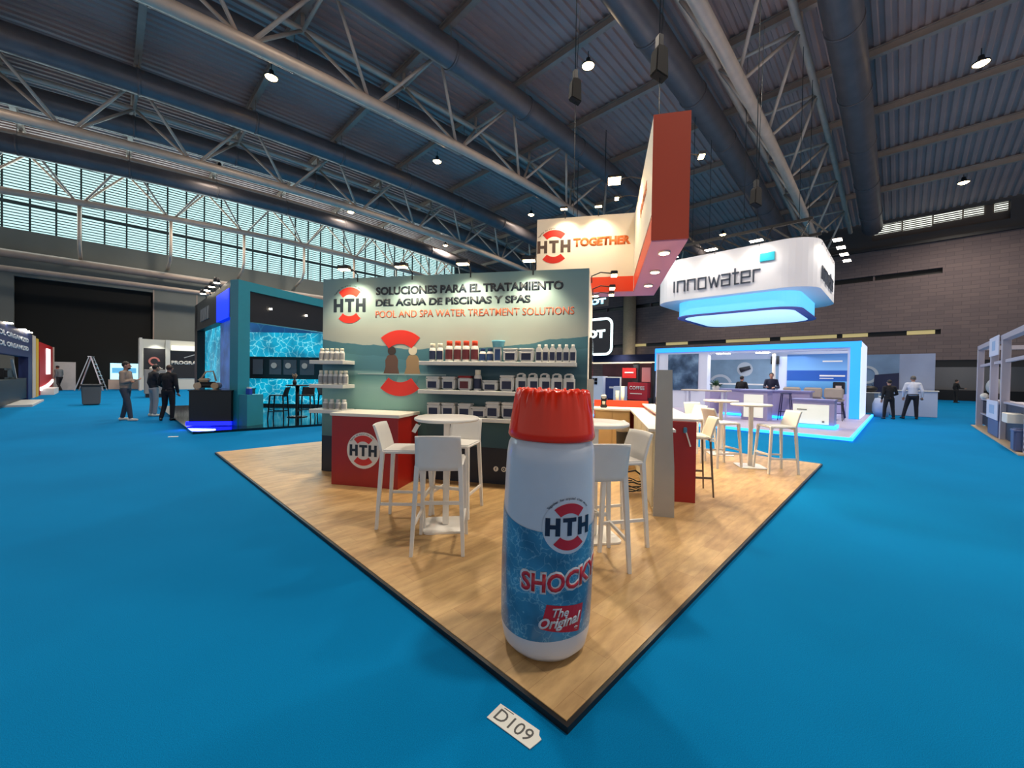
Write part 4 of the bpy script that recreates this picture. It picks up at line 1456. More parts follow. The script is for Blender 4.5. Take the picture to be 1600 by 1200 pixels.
# booth below: frame with blue light edges
ib = thing('exhibition_booth', 'blue edge-lit booth with ocean poster under the rounded white sign', 'booth', (0, 0, 0), ROT_FRONT)
M_LILAC = mat('lilac_grey_floor', (168, 160, 182), .5)
B().box(-9.5, -.92, 13.15, 23.2, 0, .09).obj('booth_floor', M_LILAC, ib)
b = B()
b.box(-9.5, -.86, 13.08, 13.15, .02, .10); b.box(-.92, -.85, 13.08, 23.2, .02, .10)
b.obj('led_edge', mat('cyan_led', (90, 205, 255), .4, emit=2.2, ecol=(30, 150, 255)), ib)
M_FRAME = mat('white_booth_frame', (206, 212, 230), .45)
B().box(-8.98, -6.56, 19.8, 20.25, .09, 2.72).obj('left_panel', M_FRAME, ib)
b = B().box(-9.06, -1.14, 19.8, 20.3, 2.72, 3.04)
b.box(-1.5, -1.14, 19.8, 20.3, .09, 2.72); b.box(-9.06, -8.9, 19.8, 20.3, .09, 2.72)
b.obj('portal_frame', M_FRAME, ib)
b = B()
b.box(-9.1, -1.10, 19.76, 19.8, 2.82, 3.04); b.box(-1.42, -1.12, 19.76, 19.8, .1, 2.82); b.box(-9.12, -9.06, 19.78, 20.2, 1.9, 3.0)
b.obj('led_band', mat('azure_led', (60, 175, 255), .4, emit=1.1, ecol=(24, 128, 255)), ib)
b = B().box(-1.13, -1.10, 19.85, 23, .1, 3.02)
b.obj('side_lightbox', mat('white_lightbox', (230, 238, 255), .4, emit=.75, ecol=(215, 228, 255)), ib)
m, nt, bs = nodes_mat('glass_photo')
tc = nt.nodes.new('ShaderNodeTexCoord'); n_ = nt.nodes.new('ShaderNodeTexNoise'); n_.inputs['Scale'].default_value = 1.6; n_.inputs['Detail'].default_value = 6
nt.links.new(tc.outputs['Object'], n_.inputs['Vector'])
r_ = ramp(nt, [(.3, (24, 36, 56)), (.5, (70, 92, 120)), (.7, (120, 150, 180))]); nt.links.new(n_.outputs['Fac'], r_.inputs['Fac'])
nt.links.new(r_.outputs['Color'], bs.inputs['Base Color']); bs.inputs['Roughness'].default_value = .2
B().box(-8.42, -6.96, 19.77, 19.8, .95, 2.72).obj('glass_poster', m, ib)
# back wall with ocean poster and grey picture
bwall = B().box(-9.06, -1.14, 22.9, 23.1, .09, 2.9).obj('back_wall', M_FRAME, ib)
m, nt, bs = nodes_mat('ocean_poster')
tc = nt.nodes.new('ShaderNodeTexCoord'); sp = nt.nodes.new('ShaderNodeSeparateXYZ'); nt.links.new(tc.outputs['Object'], sp.inputs['Vector'])
dv = nt.nodes.new('ShaderNodeMath'); dv.operation = 'DIVIDE'; dv.inputs[1].default_value = 3.0; nt.links.new(sp.outputs['Z'], dv.inputs[0])
r_ = ramp(nt, [(.3, (40, 110, 170)), (.50, (96, 160, 205)), (.505, (26, 84, 165)), (.66, (22, 76, 158)), (.67, (110, 160, 205)), (.95, (60, 110, 175))])
nt.links.new(dv.outputs[0], r_.inputs['Fac']); nt.links.new(r_.outputs['Color'], bs.inputs['Base Color'])
nt.links.new(r_.outputs['Color'], bs.inputs['Emission Color']); bs.inputs['Emission Strength'].default_value = .12
po = B().box(-3.95, -1.5, 22.85, 22.9, .4, 2.75).obj('ocean_poster', m, ib)
for q in ((-2.7, -1.8, 1.72, 1.79), (-2.7, -2.2, 1.62, 1.65), (-2.6, -1.9, 2.38, 2.44)): B().box(q[0], q[1], 22.84, 22.85, q[2], q[3]).obj('print_line', M_WHITE, po)
gp = B().box(-7.4, -4.3, 22.85, 22.9, .9, 2.55).obj('grey_picture', mat('grey_blue_print', (112, 138, 158), .5, noise=.12, nscale=2), ib)
b = B()
b.cyl((-5.75, 22.84, 2.05), (-5.75, 22.85, 2.05), .36, n=28)
b.obj('picture_disc', mat('pale_print2', (168, 176, 184), .5), gp)
b = B().cyl((-5.95, 22.82, 2.0), (-5.5, 22.82, 2.14), .13, .09, 16); b.obj('picture_pump', M_DARK, gp)
arc_bm(B(), -6.9, 1.2, .45, .58, .3, 2.6, 22.83, 22.85).obj('picture_arc', mat('pale_print2', (168, 176, 184), .5), gp)
B().box(-4.6, -4.25, 22.7, 22.84, 2.3, 2.68).obj('screen', M_GLASS, ib)
B().box(-4.12, -4.0, 20.6, 20.75, .09, 2.72, .01, 1).obj('post', M_WHITE, ib)
B().box(-7.4, -4.1, 21.6, 21.75, 1.26, 1.33).obj('shelf_rail', M_WHITE, ib)
b = B()
for x in (-6.2, -5.9, -4.6, -4.35): b.box(x, x + .22, 19.9, 20.15, 2.69, 2.72)
b.obj('ceiling_light', M_LAMPW, ib)
area('booth_light', (*hall(21.3, 4.5), 2.66), (*hall(21.3, 4.5), 0), 60, 4, 2, (.72, .82, 1.0))
area('booth_front_light', (*hall(16.5, 4.5), 4.55), (*hall(16.5, 4.5), 0), 70, 5, 4, (.45, .62, 1.0))
# counters
fc = thing('reception_counter', 'white lit reception counter at the front of the blue-edged booth', 'counter', (0, 0, 0), ROT_FRONT)
B().box(-2.42, -1.40, 14.95, 15.55, .2, .92).obj('body', mat('lilac_panel', (168, 160, 196), .45), fc)
ff = B().box(-2.40, -1.52, 14.92, 14.95, .22, .80).obj('lit_front', mat('ivory_lightbox', (236, 236, 220), .4, emit=.45, ecol=(222, 226, 210)), fc)
b = B().box(-2.3, -2.05, 14.91, 14.92, .62, .66); b.box(-1.68, -1.62, 14.91, 14.92, .27, .33)
b.obj('print_mark', mat('soft_grey_print', (150, 150, 140), .5), ff)
B().box(-2.44, -1.38, 14.9, 15.6, .92, .96).obj('top', mat('lilac_top', (140, 140, 190), .4), fc)
B().box(-2.44, -1.34, 14.84, 15.6, .10, .20).obj('led_plinth', MATS['cyan_led'], fc)
fc2 = thing('display_cabinet', 'small white lit cabinet beside the L-shaped lilac counter', 'cabinet', (0, 0, 0), ROT_FRONT)
B().box(-4.1, -3.3, 15.95, 16.7, .09, 1.12).obj('body', MATS['lilac_panel'], fc2)
B().box(-4.02, -3.42, 15.92, 15.95, .2, 1.0).obj('lit_front', MATS['ivory_lightbox'], fc2)
B().box(-4.15, -3.25, 15.9, 16.75, 1.12, 1.17).obj('top', MATS['lilac_top'], fc2)
fc3 = thing('long_counter', 'long lilac counter behind the white lit cabinet', 'counter', (0, 0, 0), ROT_FRONT)
B().box(-5.2, -2.3, 17.3, 17.9, .09, 1.1).obj('body', MATS['lilac_panel'], fc3)
B().box(-5.25, -2.25, 17.25, 17.95, 1.1, 1.15).obj('top', MATS['lilac_top'], fc3)
B().box(-5.2, -2.3, 17.26, 17.3, .12, .2).obj('led_plinth', MATS['deep_blue_led'] if False else M_LED, fc3)
# sofas
M_SOFA = mat('taupe_fabric', (176, 164, 152), .8, noise=.05)
for i, (x, nm) in enumerate(((-3.0, 'left'), (-2.35, 'middle'), (-1.75, 'right'))):
    t = thing('lounge_chair', 'taupe lounge chair behind the lit reception counter, %s of three' % nm, 'armchair', (*hall(18.6, -x), .09), ROT_FRONT, 'taupe lounge chairs')
    B().box(-.28, .28, -.28, .28, .68, .80, .04, 3).obj('seat', M_SOFA, t)
    B().box(-.28, .28, -.32, -.22, .80, 1.18, .04, 3).obj('backrest', M_SOFA, t)
    for sx in (-1, 1):
        for sy in (-1, 1):
            B().cyl((.22 * sx, .22 * sy, .68), (.26 * sx, .26 * sy, 0), .018, .012, 8).obj('leg', M_DARK, t)
M_BSTOOL = mat('blue_black_metal', (26, 34, 84), .4)
for i, (uu, vv, nm) in enumerate(((17.0, 2.95, 'dark blue backless stool beside the lit reception counter'), (20.0, 1.75, 'dark blue low stool at the right end of the blue-edged booth'))):
    t = thing('backless_stool', nm, 'stool', (*hall(uu, vv), .09), ROT_FRONT)
    h = .98 if i == 0 else .55
    B().lathe([(0, h - .04), (.17, h - .04), (.18, h - .02), (.17, h), (0, h)], 20).obj('seat', M_BSTOOL, t)
    for sx in (-1, 1):
        for sy in (-1, 1): B().bar((.12 * sx, .12 * sy, h - .03), (.2 * sx, .2 * sy, 0), .028).obj('leg', M_BSTOOL, t)
    B().box(-.17, .17, -.18, -.155, h * .3, h * .33).obj('footrest', M_BSTOOL, t)
t = thing('coffee_machine', 'black coffee machine before the ocean poster', 'coffee machine', (*hall(22.3, 1.95), 0), ROT_FRONT)
B().box(-.24, .24, -.2, .2, .09, .95).obj('stand', MATS['lilac_panel'], t)
B().box(-.2, .2, -.18, .18, .95, 1.48, .02, 2).obj('body', M_BLACK, t)
B().box(-.1, .1, -.19, -.18, 1.2, 1.32).obj('panel', M_STEEL, t)
# plant
t = thing('potted_plant', 'leafy green plant in white pot on the counter of the blue-edged booth', 'plant', (*hall(18.0, 5.6), 0), 0)
B().lathe([(0, 1.0), (.12, 1.0), (.15, 1.25), (.13, 1.25), (0, 1.2)], 20).obj('pot', M_WHITE, t)
b = B()
for i in range(60):
    a = random.uniform(0, 2 * PI); e = random.uniform(.2, 1.3); L = random.uniform(.2, .42)
    d = Vector((math.cos(a) * math.cos(e), math.sin(a) * math.cos(e), math.sin(e)))
    p0 = Vector((0, 0, 1.2)); p1 = p0 + d * L * .6; p2 = p0 + d * L + Vector((0, 0, -.05))
    s = d.cross(Vector((0, 0, 1))).normalized() * .03
    v = [b.bm.verts.new(q) for q in (p0, p1 + s, p2, p1 - s)]
    b.bm.faces.new(v)
b.obj('leaves', mat('green_leaf', (44, 84, 52), .5), t)
B().box(-.35, .35, -.2, .2, .09, 1.0).obj('pedestal', MATS['lilac_panel'], t)
lt = thing('long_bar_table', 'long pale bar table on the near side of the blue-edged booth', 'table', (0, 0, 0), ROT_FRONT)
B().box(-6.0, -4.4, 15.3, 15.9, 1.07, 1.12, .01, 1).obj('tabletop', mat('greige_top', (190, 178, 164), .5), lt)
for x in (-5.9, -4.6):
    for y in (15.36, 15.78): B().box(x, x + .06, y, y + .06, .09, 1.07).obj('leg', M_FRAME, lt)

# wall panels behind the two standing visitors
pnl = thing('printed_partition', 'blue and grey printed partition behind the two standing visitors', 'partition', (0, 0, 0), ROT_FRONT)
B().box(-1.5, -.1, 26.0, 26.1, 0, 2.83).obj('picture_panel', mat('steel_blue_print', (104, 130, 160), .5, noise=.14, nscale=1.2), pnl)
B().box(-.1, 1.05, 26.0, 26.1, 0, 2.83).obj('pale_panel', mat('pale_blue_print', (138, 150, 178), .5, noise=.08, nscale=1), pnl)
B().prism([(-1.0, 1.0), (-.1, 1.0), (-.1, 1.95), (-.95, 1.85)], 'y', 25.96, 26.0).obj('navy_print', mat('navy_panel_print', (18, 26, 62), .5), pnl)
arc_bm(B(), -1.25, 1.85, .32, .44, -PI, PI, 25.97, 26.0, 32).obj('printed_loop', mat('pale_print2', (168, 176, 184), .5), pnl)
B().prism([(-1.5, 0), (-.9, 0), (-.95, 1.0), (-1.5, 1.25)], 'y', 25.97, 26.0).obj('printed_rock', mat('rock_print', (92, 96, 100), .6), pnl)
wc = thing('white_desk', 'white desk standing beside the man in the white shirt', 'desk', (0, 0, 0), ROT_FRONT)
B().box(-.35, 1.12, 25.2, 25.8, 0, 1.12, .01, 1).obj('body', mat('pale_blue_white', (176, 188, 214), .5), wc)
B().box(-.4, 1.16, 25.15, 25.85, 1.12, 1.16).obj('top', M_WHITE, wc)
wt = thing('folding_table', 'white folding table with dark bag at the end of blue-edged booth', 'table', (0, 0, 0), ROT_FRONT)
B().box(-1.75, -.7, 24.4, 25.0, 1.0, 1.03).obj('tabletop', M_WHITE, wt)
for x in (-1.65, -.85):
    B().bar((x, 24.45, 0), (x + .12, 24.95, 1.0), .03).obj('leg', M_WHITE, wt)
    B().bar((x, 24.95, 0), (x + .12, 24.45, 1.0), .03).obj('leg', M_WHITE, wt)
t = thing('travel_bag', 'dark travel bag lying on the white folding table', 'bag', (*hall(24.7, 1.1), 1.03), ROT_FRONT)
b = B().ball((0, 0, .15), .32, .2, .16); b.obj('body', M_BLACK, t)
B().tube([(-.15, 0, .27), (-.1, 0, .38), (.1, 0, .38), (.15, 0, .27)], .015, 6).obj('handle', M_BLACK, t)
t = thing('round_bin', 'pale round drum standing by the person in black', 'drum', (*hall(23.6, .62), 0), 0)
B().lathe([(0, 0), (.22, 0), (.3, .25), (.3, .55), (.22, .8), (0, .84)], 20).obj('body', mat('pale_blue_white', (176, 188, 214), .5), t)
B().lathe([(0, .84), (.1, .84), (.1, .9), (0, .9)], 14).obj('lid', M_WHITE, t)

# ================================================================== KIOSK BEHIND THE BAR
ks = thing('coffee_kiosk', 'kiosk with navy fascia and red signs seen behind the bar', 'kiosk', (0, 0, 0), ROT_FRONT)
b = B().box(-14.5, -9.7, 20.8, 21.6, 2.42, 2.84)
b.obj('fascia', mat('navy_fascia', (16, 22, 44), .8, spec=.1), ks)
B().box(-14.5, -9.7, 20.82, 21.6, 2.36, 2.42).obj('fascia_light', mat('cream_strip', (235, 215, 180), .4, emit=.9), ks)
B().box(-14.5, -9.7, 23.5, 23.6, 0, 2.84).obj('back_wall', mat('maroon_wall', (70, 30, 34), .6, noise=.3, nscale=1.5), ks)
for x, w in ((-14.5, .15), (-10.95, .3), (-9.85, .15)): B().box(x, x + w, 21.0, 21.2, 0, 2.4).obj('post', M_DARK, ks)
B().box(-11.6, -10.75, 20.95, 21.0, 1.5, 2.08).obj('red_board', mat('red_board', (196, 36, 36), .45), ks)
b = B().box(-11.45, -10.9, 20.93, 20.95, 1.78, 1.86); b.obj('board_line', M_WHITE, ks)
B().box(-13.1, -12.4, 20.95, 21.0, 1.1, 1.55).obj('red_board', MATS['red_board'], ks)
cbx = B().box(-11.05, -9.9, 20.6, 21.0, .3, 1.26).obj('menu_board', mat('crimson_board', (158, 28, 40), .45), ks)
text('COFFEE', M_GREYWHITE, cbx, -10.95, .86, 20.59, w=.9, h=.2, bold=.02)
b = B().box(-10.9, -10.2, 20.585, 20.6, .62, .66); b.obj('board_line', M_WHITE, cbx)
B().box(-10.4, -9.9, 20.95, 21.0, 1.3, 2.1).obj('pale_board', mat('rose_board', (176, 110, 110), .5), ks)
B().box(-14.4, -9.8, 20.7, 21.4, 0, .42).obj('counter', M_DARK, ks)
t = thing('white_machine', 'tall white machine with a dark square window behind the bar', 'machine', (*hall(20.3, 12.75), 0), ROT_FRONT)
B().box(-.5, .45, -.3, .3, 0, 1.58, .03, 2).obj('cabinet', mat('blue_white_metal', (180, 190, 208), .4), t)
b = B()
for i in range(2):
    for j in range(2): b.box(-.3 + i * .2, -.13 + i * .2, -.32, -.3, 1.1 + j * .2, 1.27 + j * .2)
b.obj('window_grid', M_GLASS, t)
t = thing('blue_display', 'navy display board in white frame behind the bar', 'display board', (*hall(20.3, 11.85), 0), ROT_FRONT)
b = B().box(-.5, .5, -.02, .02, .3, 1.5); b.obj('board', mat('blue_board', (30, 46, 100), .45), t)
b = B().box(-.52, .54, -.04, .04, 1.5, 1.56); b.box(.48, .54, -.04, .04, 0, 1.5); b.box(-.52, -.47, -.04, .04, 0, 1.5); b.obj('frame', M_WHITE, t)
b = B().box(-.2, .1, -.03, -.02, .9, 1.0); b.obj('board_line', M_GREYWHITE, t)
t = thing('white_box', 'white box with a dark round knob beside the coffee board', 'box', (*hall(19.6, 10.95), 0), ROT_FRONT)
B().box(-.33, .3, -.2, .2, 0, 1.05, .02, 2).obj('cabinet', mat('blue_white_metal', (180, 190, 208), .4), t)
B().cyl((-.1, -.22, .55), (-.1, -.2, .55), .09, n=16).obj('knob', M_BLACK, t)
bo = thing('lit_sign', 'black rounded sign with glowing white border and letters, beside the mural wall', 'sign', (0, 0, 0), ROT_FRONT)
o = B().prism([(p[0], p[1]) for p in rrect(-15.9, -12.1, 2.86, 5.02, .42)], 'y', 20.6, 20.75).obj('panel', mat('ink_panel', (24, 26, 34), .4), bo)
b = B()
oo, ii = rrect(-15.94, -12.06, 2.82, 5.06, .46), rrect(-15.8, -12.2, 2.96, 4.92, .33)
for y in (20.56, 20.6):
    pass
va = [[b.bm.verts.new((p[0], y, p[1])) for p in L] for L in (oo, ii) for y in (20.55, 20.6)]
n = len(oo)
for i in range(n):
    j = (i + 1) % n
    b.bm.faces.new((va[0][i], va[0][j], va[2][j], va[2][i])); b.bm.faces.new((va[0][i], va[0][j], va[1][j], va[1][i])); b.bm.faces.new((va[2][i], va[2][j], va[3][j], va[3][i]))
M_GLOW = mat('white_glow', (240, 250, 250), .4, emit=1.6, ecol=(215, 240, 240))
b.obj('lit_border', M_GLOW, bo)
text('BOT', M_GLOW, bo, 0, 0, 0, mtx=Matrix.Translation((-12.55, 20.57, 3.86)), w=1.75, h=.5, bold=.07, align='r')
bo2 = thing('lit_sign', 'small glowing blue-white letters high beside the orange sign band', 'sign', (0, 0, 0), ROT_FRONT)
text('BOT', mat('ice_glow', (200, 240, 255), .4, emit=1.8, ecol=(150, 215, 245)), bo2, 0, 0, 0, mtx=Matrix.Translation((-12.75, 20.9, 5.95)), w=1.5, h=.36, bold=.07, align='r')
B().box(-15.5, -12.6, 20.93, 21.0, 5.8, 6.45).obj('panel', M_DARK, bo2)
B().bar((-15, 20.97, 6.45), (-15, 20.97, 16.4), .03).obj('hanger', M_DARK, bo2)
B().bar((-13, 20.97, 6.45), (-13, 20.97, 16.4), .03).obj('hanger', M_DARK, bo2)
for x in (-15.6, -12.4): B().bar((x, 20.7, 2.8), (x, 20.7, 2.84), .05).obj('bracket', M_DARK, bo)
spot('kiosk_light', (*hall(20.2, 11.5), 2.8), (*hall(22, 11.5), .6), 120, 140, (1, .9, .8), .2)

# ================================================================== RIGHT-HAND LATTICE STAND
gs = thing('lattice_stand', 'white modular stand of posts and rails at the right edge', 'stand', (0, 0, 0), ROT_HALL)
M_POST = mat('pale_lilac_post', (172, 168, 180), .45)
V0, V1 = -1.9, -4.6
for uu in (13.85, 16.9, 18.75, 21.7):
    b = B().box(uu - .08, uu + .08, V0 - .16, V0, 0, 2.82, .01, 1)
    b.obj('post', M_POST, gs)
pm = MATS['pale_lilac_post']
b = B()
for i in range(22):
    for q in (13.765, 13.93):
        b.box(q, q + .012, V0 - .1, V0 - .05, .08 + i * .125, .14 + i * .125)
    b.box(13.80, 13.84, V0 - .002, V0 + .004, .08 + i * .125, .14 + i * .125)
b.obj('slot_holes', M_DARK, gs)
for uu in (13.85, 21.7):
    B().box(uu - .08, uu + .08, V1 - .16, V1, 0, 2.82).obj('post', M_POST, gs)
B().box(13.8, 21.78, V0 - .16, V0, 2.7, 2.84).obj('top_rail', M_POST, gs)
B().box(21.62, 21.78, V1, V0, 2.7, 2.84).obj('top_rail', M_POST, gs)
B().box(13.8, 21.78, V1 - .1, V1, 0, 2.8).obj('back_panel', mat('dark_lilac_panel', (112, 104, 116), .6), gs)
B().box(13.9, 21.7, V0 - .14, V0 - .06, 2.1, 2.18).obj('cross_rail', M_POST, gs)
B().box(14.0, 16.8, V1 + .02, V1 + .06, 1.5, 2.7).obj('navy_board', mat('navy_board', (24, 26, 48), .5), gs)
B().box(13.9, 16.85, V0 - .62, V0 - .05, 1.0, 1.05).obj('desk_top', M_POST, gs)
B().box(13.95, 16.8, V0 - .55, V0 - .1, .05, 1.0).obj('desk_front', mat('black_blue_front', (22, 24, 44), .5), gs)
B().box(16.95, 18.7, V0 - .5, V0 + .02, 0.05, .95).obj('desk_front', mat('slate_blue_front', (82, 94, 136), .5), gs)
B().box(18.8, 21.65, V0 - .5, V0 - .1, .95, 1.0).obj('desk_top', M_POST, gs)
B().box(18.8, 21.6, V0 - .45, V0 - .15, .1, .9).obj('desk_front', mat('black_blue_front', (22, 24, 44), .5), gs)
B().box(18.8, 21.6, V0 - .2, V0 - .1, .45, .5).obj('cross_rail', M_POST, gs)
B().box(13.6, 21.8, V1, V0 + .1, 0, .03).obj('stand_floor', mat('sand_floor', (176, 156, 130), .6), gs)
M_BLUEPRINT = mat('faint_blue_print', (150, 180, 215), .5)
for uu0, uu1, z0, z1, nm in ((17.05, 18.6, 2.32, 2.86, 'white board with faint blue print, high on the lattice stand'), (16.9, 18.8, .52, 1.04, 'white poster with faint blue print, on the desk of the lattice stand')):
    t = thing('notice_board', nm, 'notice', (0, 0, 0), ROT_HALL)
    B().box(uu0, uu1, V0 + .025, V0 + .045, z0, z1).obj('board', mat('bluish_white', (206, 212, 232), .5), t)
    b = B().box(uu0 + .5, uu1 - .5, V0 + .045, V0 + .048, z0 + .15, z1 - .12); b.obj('print', M_BLUEPRINT, t)
t = thing('carton', 'small white carton hanging low on the lattice stand desk', 'carton', (*hall(14.8, V0 + .02), .62), ROT_HALL)
B().box(-.35, .3, -.1, .15, 0, .22, .01, 1).obj('box', M_WHITE, t)
B().box(-.02, .02, -.101, .151, .222, .226).obj('tape', M_GREYWHITE, t)
t = thing('plastic_crate', 'slate blue crate on the floor at the lattice stand', 'crate', (*hall(14.25, V0 - .02), .03), ROT_HALL)
b = B().box(-.2, .2, -.13, .13, 0, .5, .03, 2); b.obj('body', mat('slate_blue_front', (82, 94, 136), .5), t)
B().box(-.21, .21, -.14, .14, .43, .48, .01, 1).obj('rim', mat('slate_blue_front', (82, 94, 136), .5), t)
t = thing('filter_globe', 'pale globe-shaped vessel standing in the lattice stand', 'vessel', (*hall(20.6, V0 - .3), 1.0), ROT_HALL)
B().ball((0, 0, .42), .2, .2, .28).obj('globe', mat('misty_plastic', (150, 156, 160), .4), t)
B().ball((.0, .22, .1), .1).obj('white_ball', M_WHITE, t)
B().cyl((0, 0, 0), (0, 0, .25), .12, n=16).obj('foot', M_DARK, t)
spot('lattice_light', (*hall(17.5, -3.2), 2.7), (*hall(17.5, -3.0), 0), 60, 150, (.85, .85, 1), .3)

# ================================================================== LEFT: CYAN STAND
K = .96
ZB = .06


def cy(x, y): return (x * K, y * K)


cs = thing('exhibition_stand', 'teal framed stand with glowing pool water screens on the left', 'stand', (0, 0, 0), 0)
M_TEAL = mat('teal_paint', (28, 128, 146), .45, noise=.03)
M_WATERLIT = water_mat('lit_pool_screen', (0, 120, 165), (4, 168, 205), (150, 245, 255), 4.4, emit=1.1)
M_WATERDK = water_mat('dim_pool_screen', (0, 60, 130), (0, 96, 170), (30, 140, 200), 2.2, emit=.6)
M_FLOORBLK = mat('gloss_black_floor', (14, 22, 28), .08)
b = B()
pts = [hall(1.42, 12.1), hall(1.42, 21.5), hall(9.5, 21.5), hall(9.5, 11.6), hall(4.3, 11.85)]
b.prism(list(reversed(pts)), 'z', 0, ZB)
b.obj('stand_floor', M_FLOORBLK, cs)
cx0, cy0 = cy(-8.02, 11.27)
RB = math.radians(-18.0)
TR = Matrix.Translation((cx0, cy0, ZB)) @ Matrix.Rotation(RB, 4, 'Z')
B().box(0, .30, 0, .34, 0, 3.95, 0).obj('column', M_TEAL, cs, TR)
B().box(.30, .62, 0.02, .5, 0, .84).obj('low_box', M_TEAL, cs, TR)
B().box(0, .30, .34, 7.5, 3.70, 3.95).obj('beam', M_TEAL, cs, TR)
B().box(.04, .24, .34, 7.5, 2.86, 3.70).obj('header', M_BLACK, cs, TR)
hd = B()
for y in (1.0, 2.3, 3.6, 4.6): hd.box(.24, .28, y, y + .05, 3.3, 3.34)
hd.obj('header_light', M_LAMPW, cs, TR)
# left face, along the hall's v direction
T2 = Matrix.Translation((cx0, cy0, ZB)) @ Matrix.Rotation(math.radians(135.5), 4, 'Z')   # local x runs to the back left
fs = B().box(.0, 6.1, -.25, .0, 2.95, 3.95).obj('side_fascia', M_BLACK, cs, T2)
B().box(5.7, 6.3, -.4, .0, 0, 3.95).obj('black_pillar', M_BLACK, cs, T2)
B().box(2.5, 5.7, -.3, -.24, .1, 2.95).obj('water_screen', M_WATERLIT, cs, T2)
B().box(.15, 2.2, -.2, -.14, .1, 2.95).obj('poster_panel', mat('blue_white_poster', (74, 120, 190), .4, emit=.25, noise=.6, nscale=1.6), cs, T2)
B().box(.1, 1.9, -.24, .012, 2.95, 3.75).obj('led_panel', mat('royal_led', (16, 60, 230), .4, emit=1.2, ecol=(10, 50, 235)), cs, T2)
b = B()
for k in range(4):
    b.box(3.2 + k * .42, 3.5 + k * .42, .0, .03, 3.2, 3.62)
b.obj('letter_blocks', mat('grey_letter', (110, 114, 120), .5), cs, T2)
for i in range(4):
    t = thing('floodlight', 'small lit spotlight on top of the teal stand, %s of four' % ORD[i], 'floodlight', tuple(T2 @ Vector((1.3 + i * .8, .1, 4.1))), 0, 'spotlights on the teal stand')
    B().lathe([(0, .1), (.07, .1), (.09, -.05), (0, -.05)], 14).obj('head', M_DARK, t)
    B().lathe([(0, -.06), (.08, -.06), (.08, -.05), (0, -.05)], 14).obj('lens', M_LAMPW, t)
    B().cyl((0, 0, .1), (0.05, 0.1, -.2), .012, n=6).obj('arm', M_DARK, t)
# frontal screen wall
X0, X1, YW = -12.2, -4.5, 17.1
B().box(X0, X1, YW + .03, YW + .15, ZB, 4.0).obj('back_wall', M_DARK, cs)
B().box(X0, X1, YW, YW + .03, .16, 1.24).obj('water_screen', M_WATERLIT, cs)
B().box(X0, X1, YW, YW + .03, 2.17, 3.22).obj('water_screen', M_WATERLIT, cs)
B().box(X0, X1, YW, YW + .03, 3.22, 4.0).obj('water_screen', M_WATERDK, cs)
nb = B().box(X0, X1, YW - .25, YW, 1.24, 2.17).obj('display_niche', mat('near_black', (16, 18, 24), .35), cs)
b = B()
for x, w in ((-11.0, .42), (-10.3, .5), (-9.7, .55), (-9.0, .6)): b.box(x, x + w, YW - .27, YW - .25, 1.42, 2.05)
b.obj('info_panel', mat('slate_panel', (74, 80, 92), .4), nb)
b = B()
for x in (-10.1, -9.5, -8.8): b.cyl((x, YW - .29, 1.8), (x, YW - .27, 1.8), .12, n=16)
b.obj('product_front', M_GREYWHITE, nb)
area('screen_light', (-8.3, 16.6, 2.2), (-8.3, 12, .3), 90, 5, 2, (.25, .8, 1.0))
# counter
bc_ = thing('black_counter', 'black counter with deep blue light strip at its foot, left of the teal column', 'counter', (*cy(-8.85, 10.87), ZB), math.radians(13))
B().box(0, .98, 0, 1.6, .12, .93).obj('body', M_BLACK, bc_)
B().box(-.02, 1.0, -.02, 1.62, .93, .96).obj('top', M_GLASS, bc_)
b = B().box(-.03, 1.0, -.04, .0, .02, .12); b.box(-.05, -.01, -.04, 1.6, .02, .12)
b.obj('led_plinth', M_LEDD, bc_)
area('counter_led', (-8.1, 10.25, .12), (-8.1, 9.4, 0), 6, .9, .06, (.1, .15, 1))
rb = thing('pool_robot', 'black and tan pool cleaning machine on top of the black counter', 'machine', (*cy(-9.0, 11.75), ZB + .9605), .4)
b = B().box(-.2, .2, -.18, .18, .03, .2, .05, 3); b.obj('body', M_BLACK, rb)
B().box(-.22, .05, -.13, .13, .2, .3, .04, 3).obj('cover', mat('tan_plastic', (190, 164, 132), .4), rb)
for sx in (-1, 1):
    B().cyl((.2 * sx, -.2, .09), (.2 * sx, .2, .09), .09, n=18).obj('roller', mat('tan_plastic', (190, 164, 132), .4), rb)
B().tube([(-.18, 0, .25), (-.05, 0, .48), (.12, 0, .5), (.19, 0, .22)], .022, 8).obj('handle', mat('tan_plastic', (190, 164, 132), .4), rb)
bl = make_stool('black_stool', M_BLACK, M_BLACK)
used_ = [(-7.62, 12.95, 100, 'black stool on the glossy floor of the teal stand, left of its table'), (-6.85, 13.2, -170, 'black stool with back turned, right of the teal stand table'), (-6.6, 14.2, -95, 'black stool nearest the mural wall on the teal stand')]
for i, (x, y, d, l) in enumerate(used_):
    if i == 0:
        place(bl, (*cy(x, y), ZB), math.radians(d)); bl['label'] = l; bl['group'] = 'black stools on the teal stand'
    else:
        dup(bl, (*cy(x, y), ZB), math.radians(d), l)
t = thing('black_bar_table', 'round black bar table with gift bag on the teal stand', 'table', (*cy(-7.35, 13.6), ZB), 0)
B().lathe([(0, 1.02), (.34, 1.02), (.35, 1.04), (.34, 1.06), (0, 1.06)], 28).obj('tabletop', M_BLACK, t)
B().cyl((0, 0, .03), (0, 0, 1.02), .06, n=16).obj('column', M_BLACK, t)
B().lathe([(0, 0), (.3, 0), (.3, .02), (.06, .05), (0, .05)], 28).obj('base_plate', M_BLACK, t)
t = thing('flower_vase', 'small dark vase with dry flowers on the black bar table', 'vase', (*cy(-7.45, 13.6), ZB + 1.0605), 0)
B().lathe([(0, 0), (.05, 0), (.065, .08), (.04, .16), (0, .16)], 14).obj('vase', M_DARK, t)
b = B()
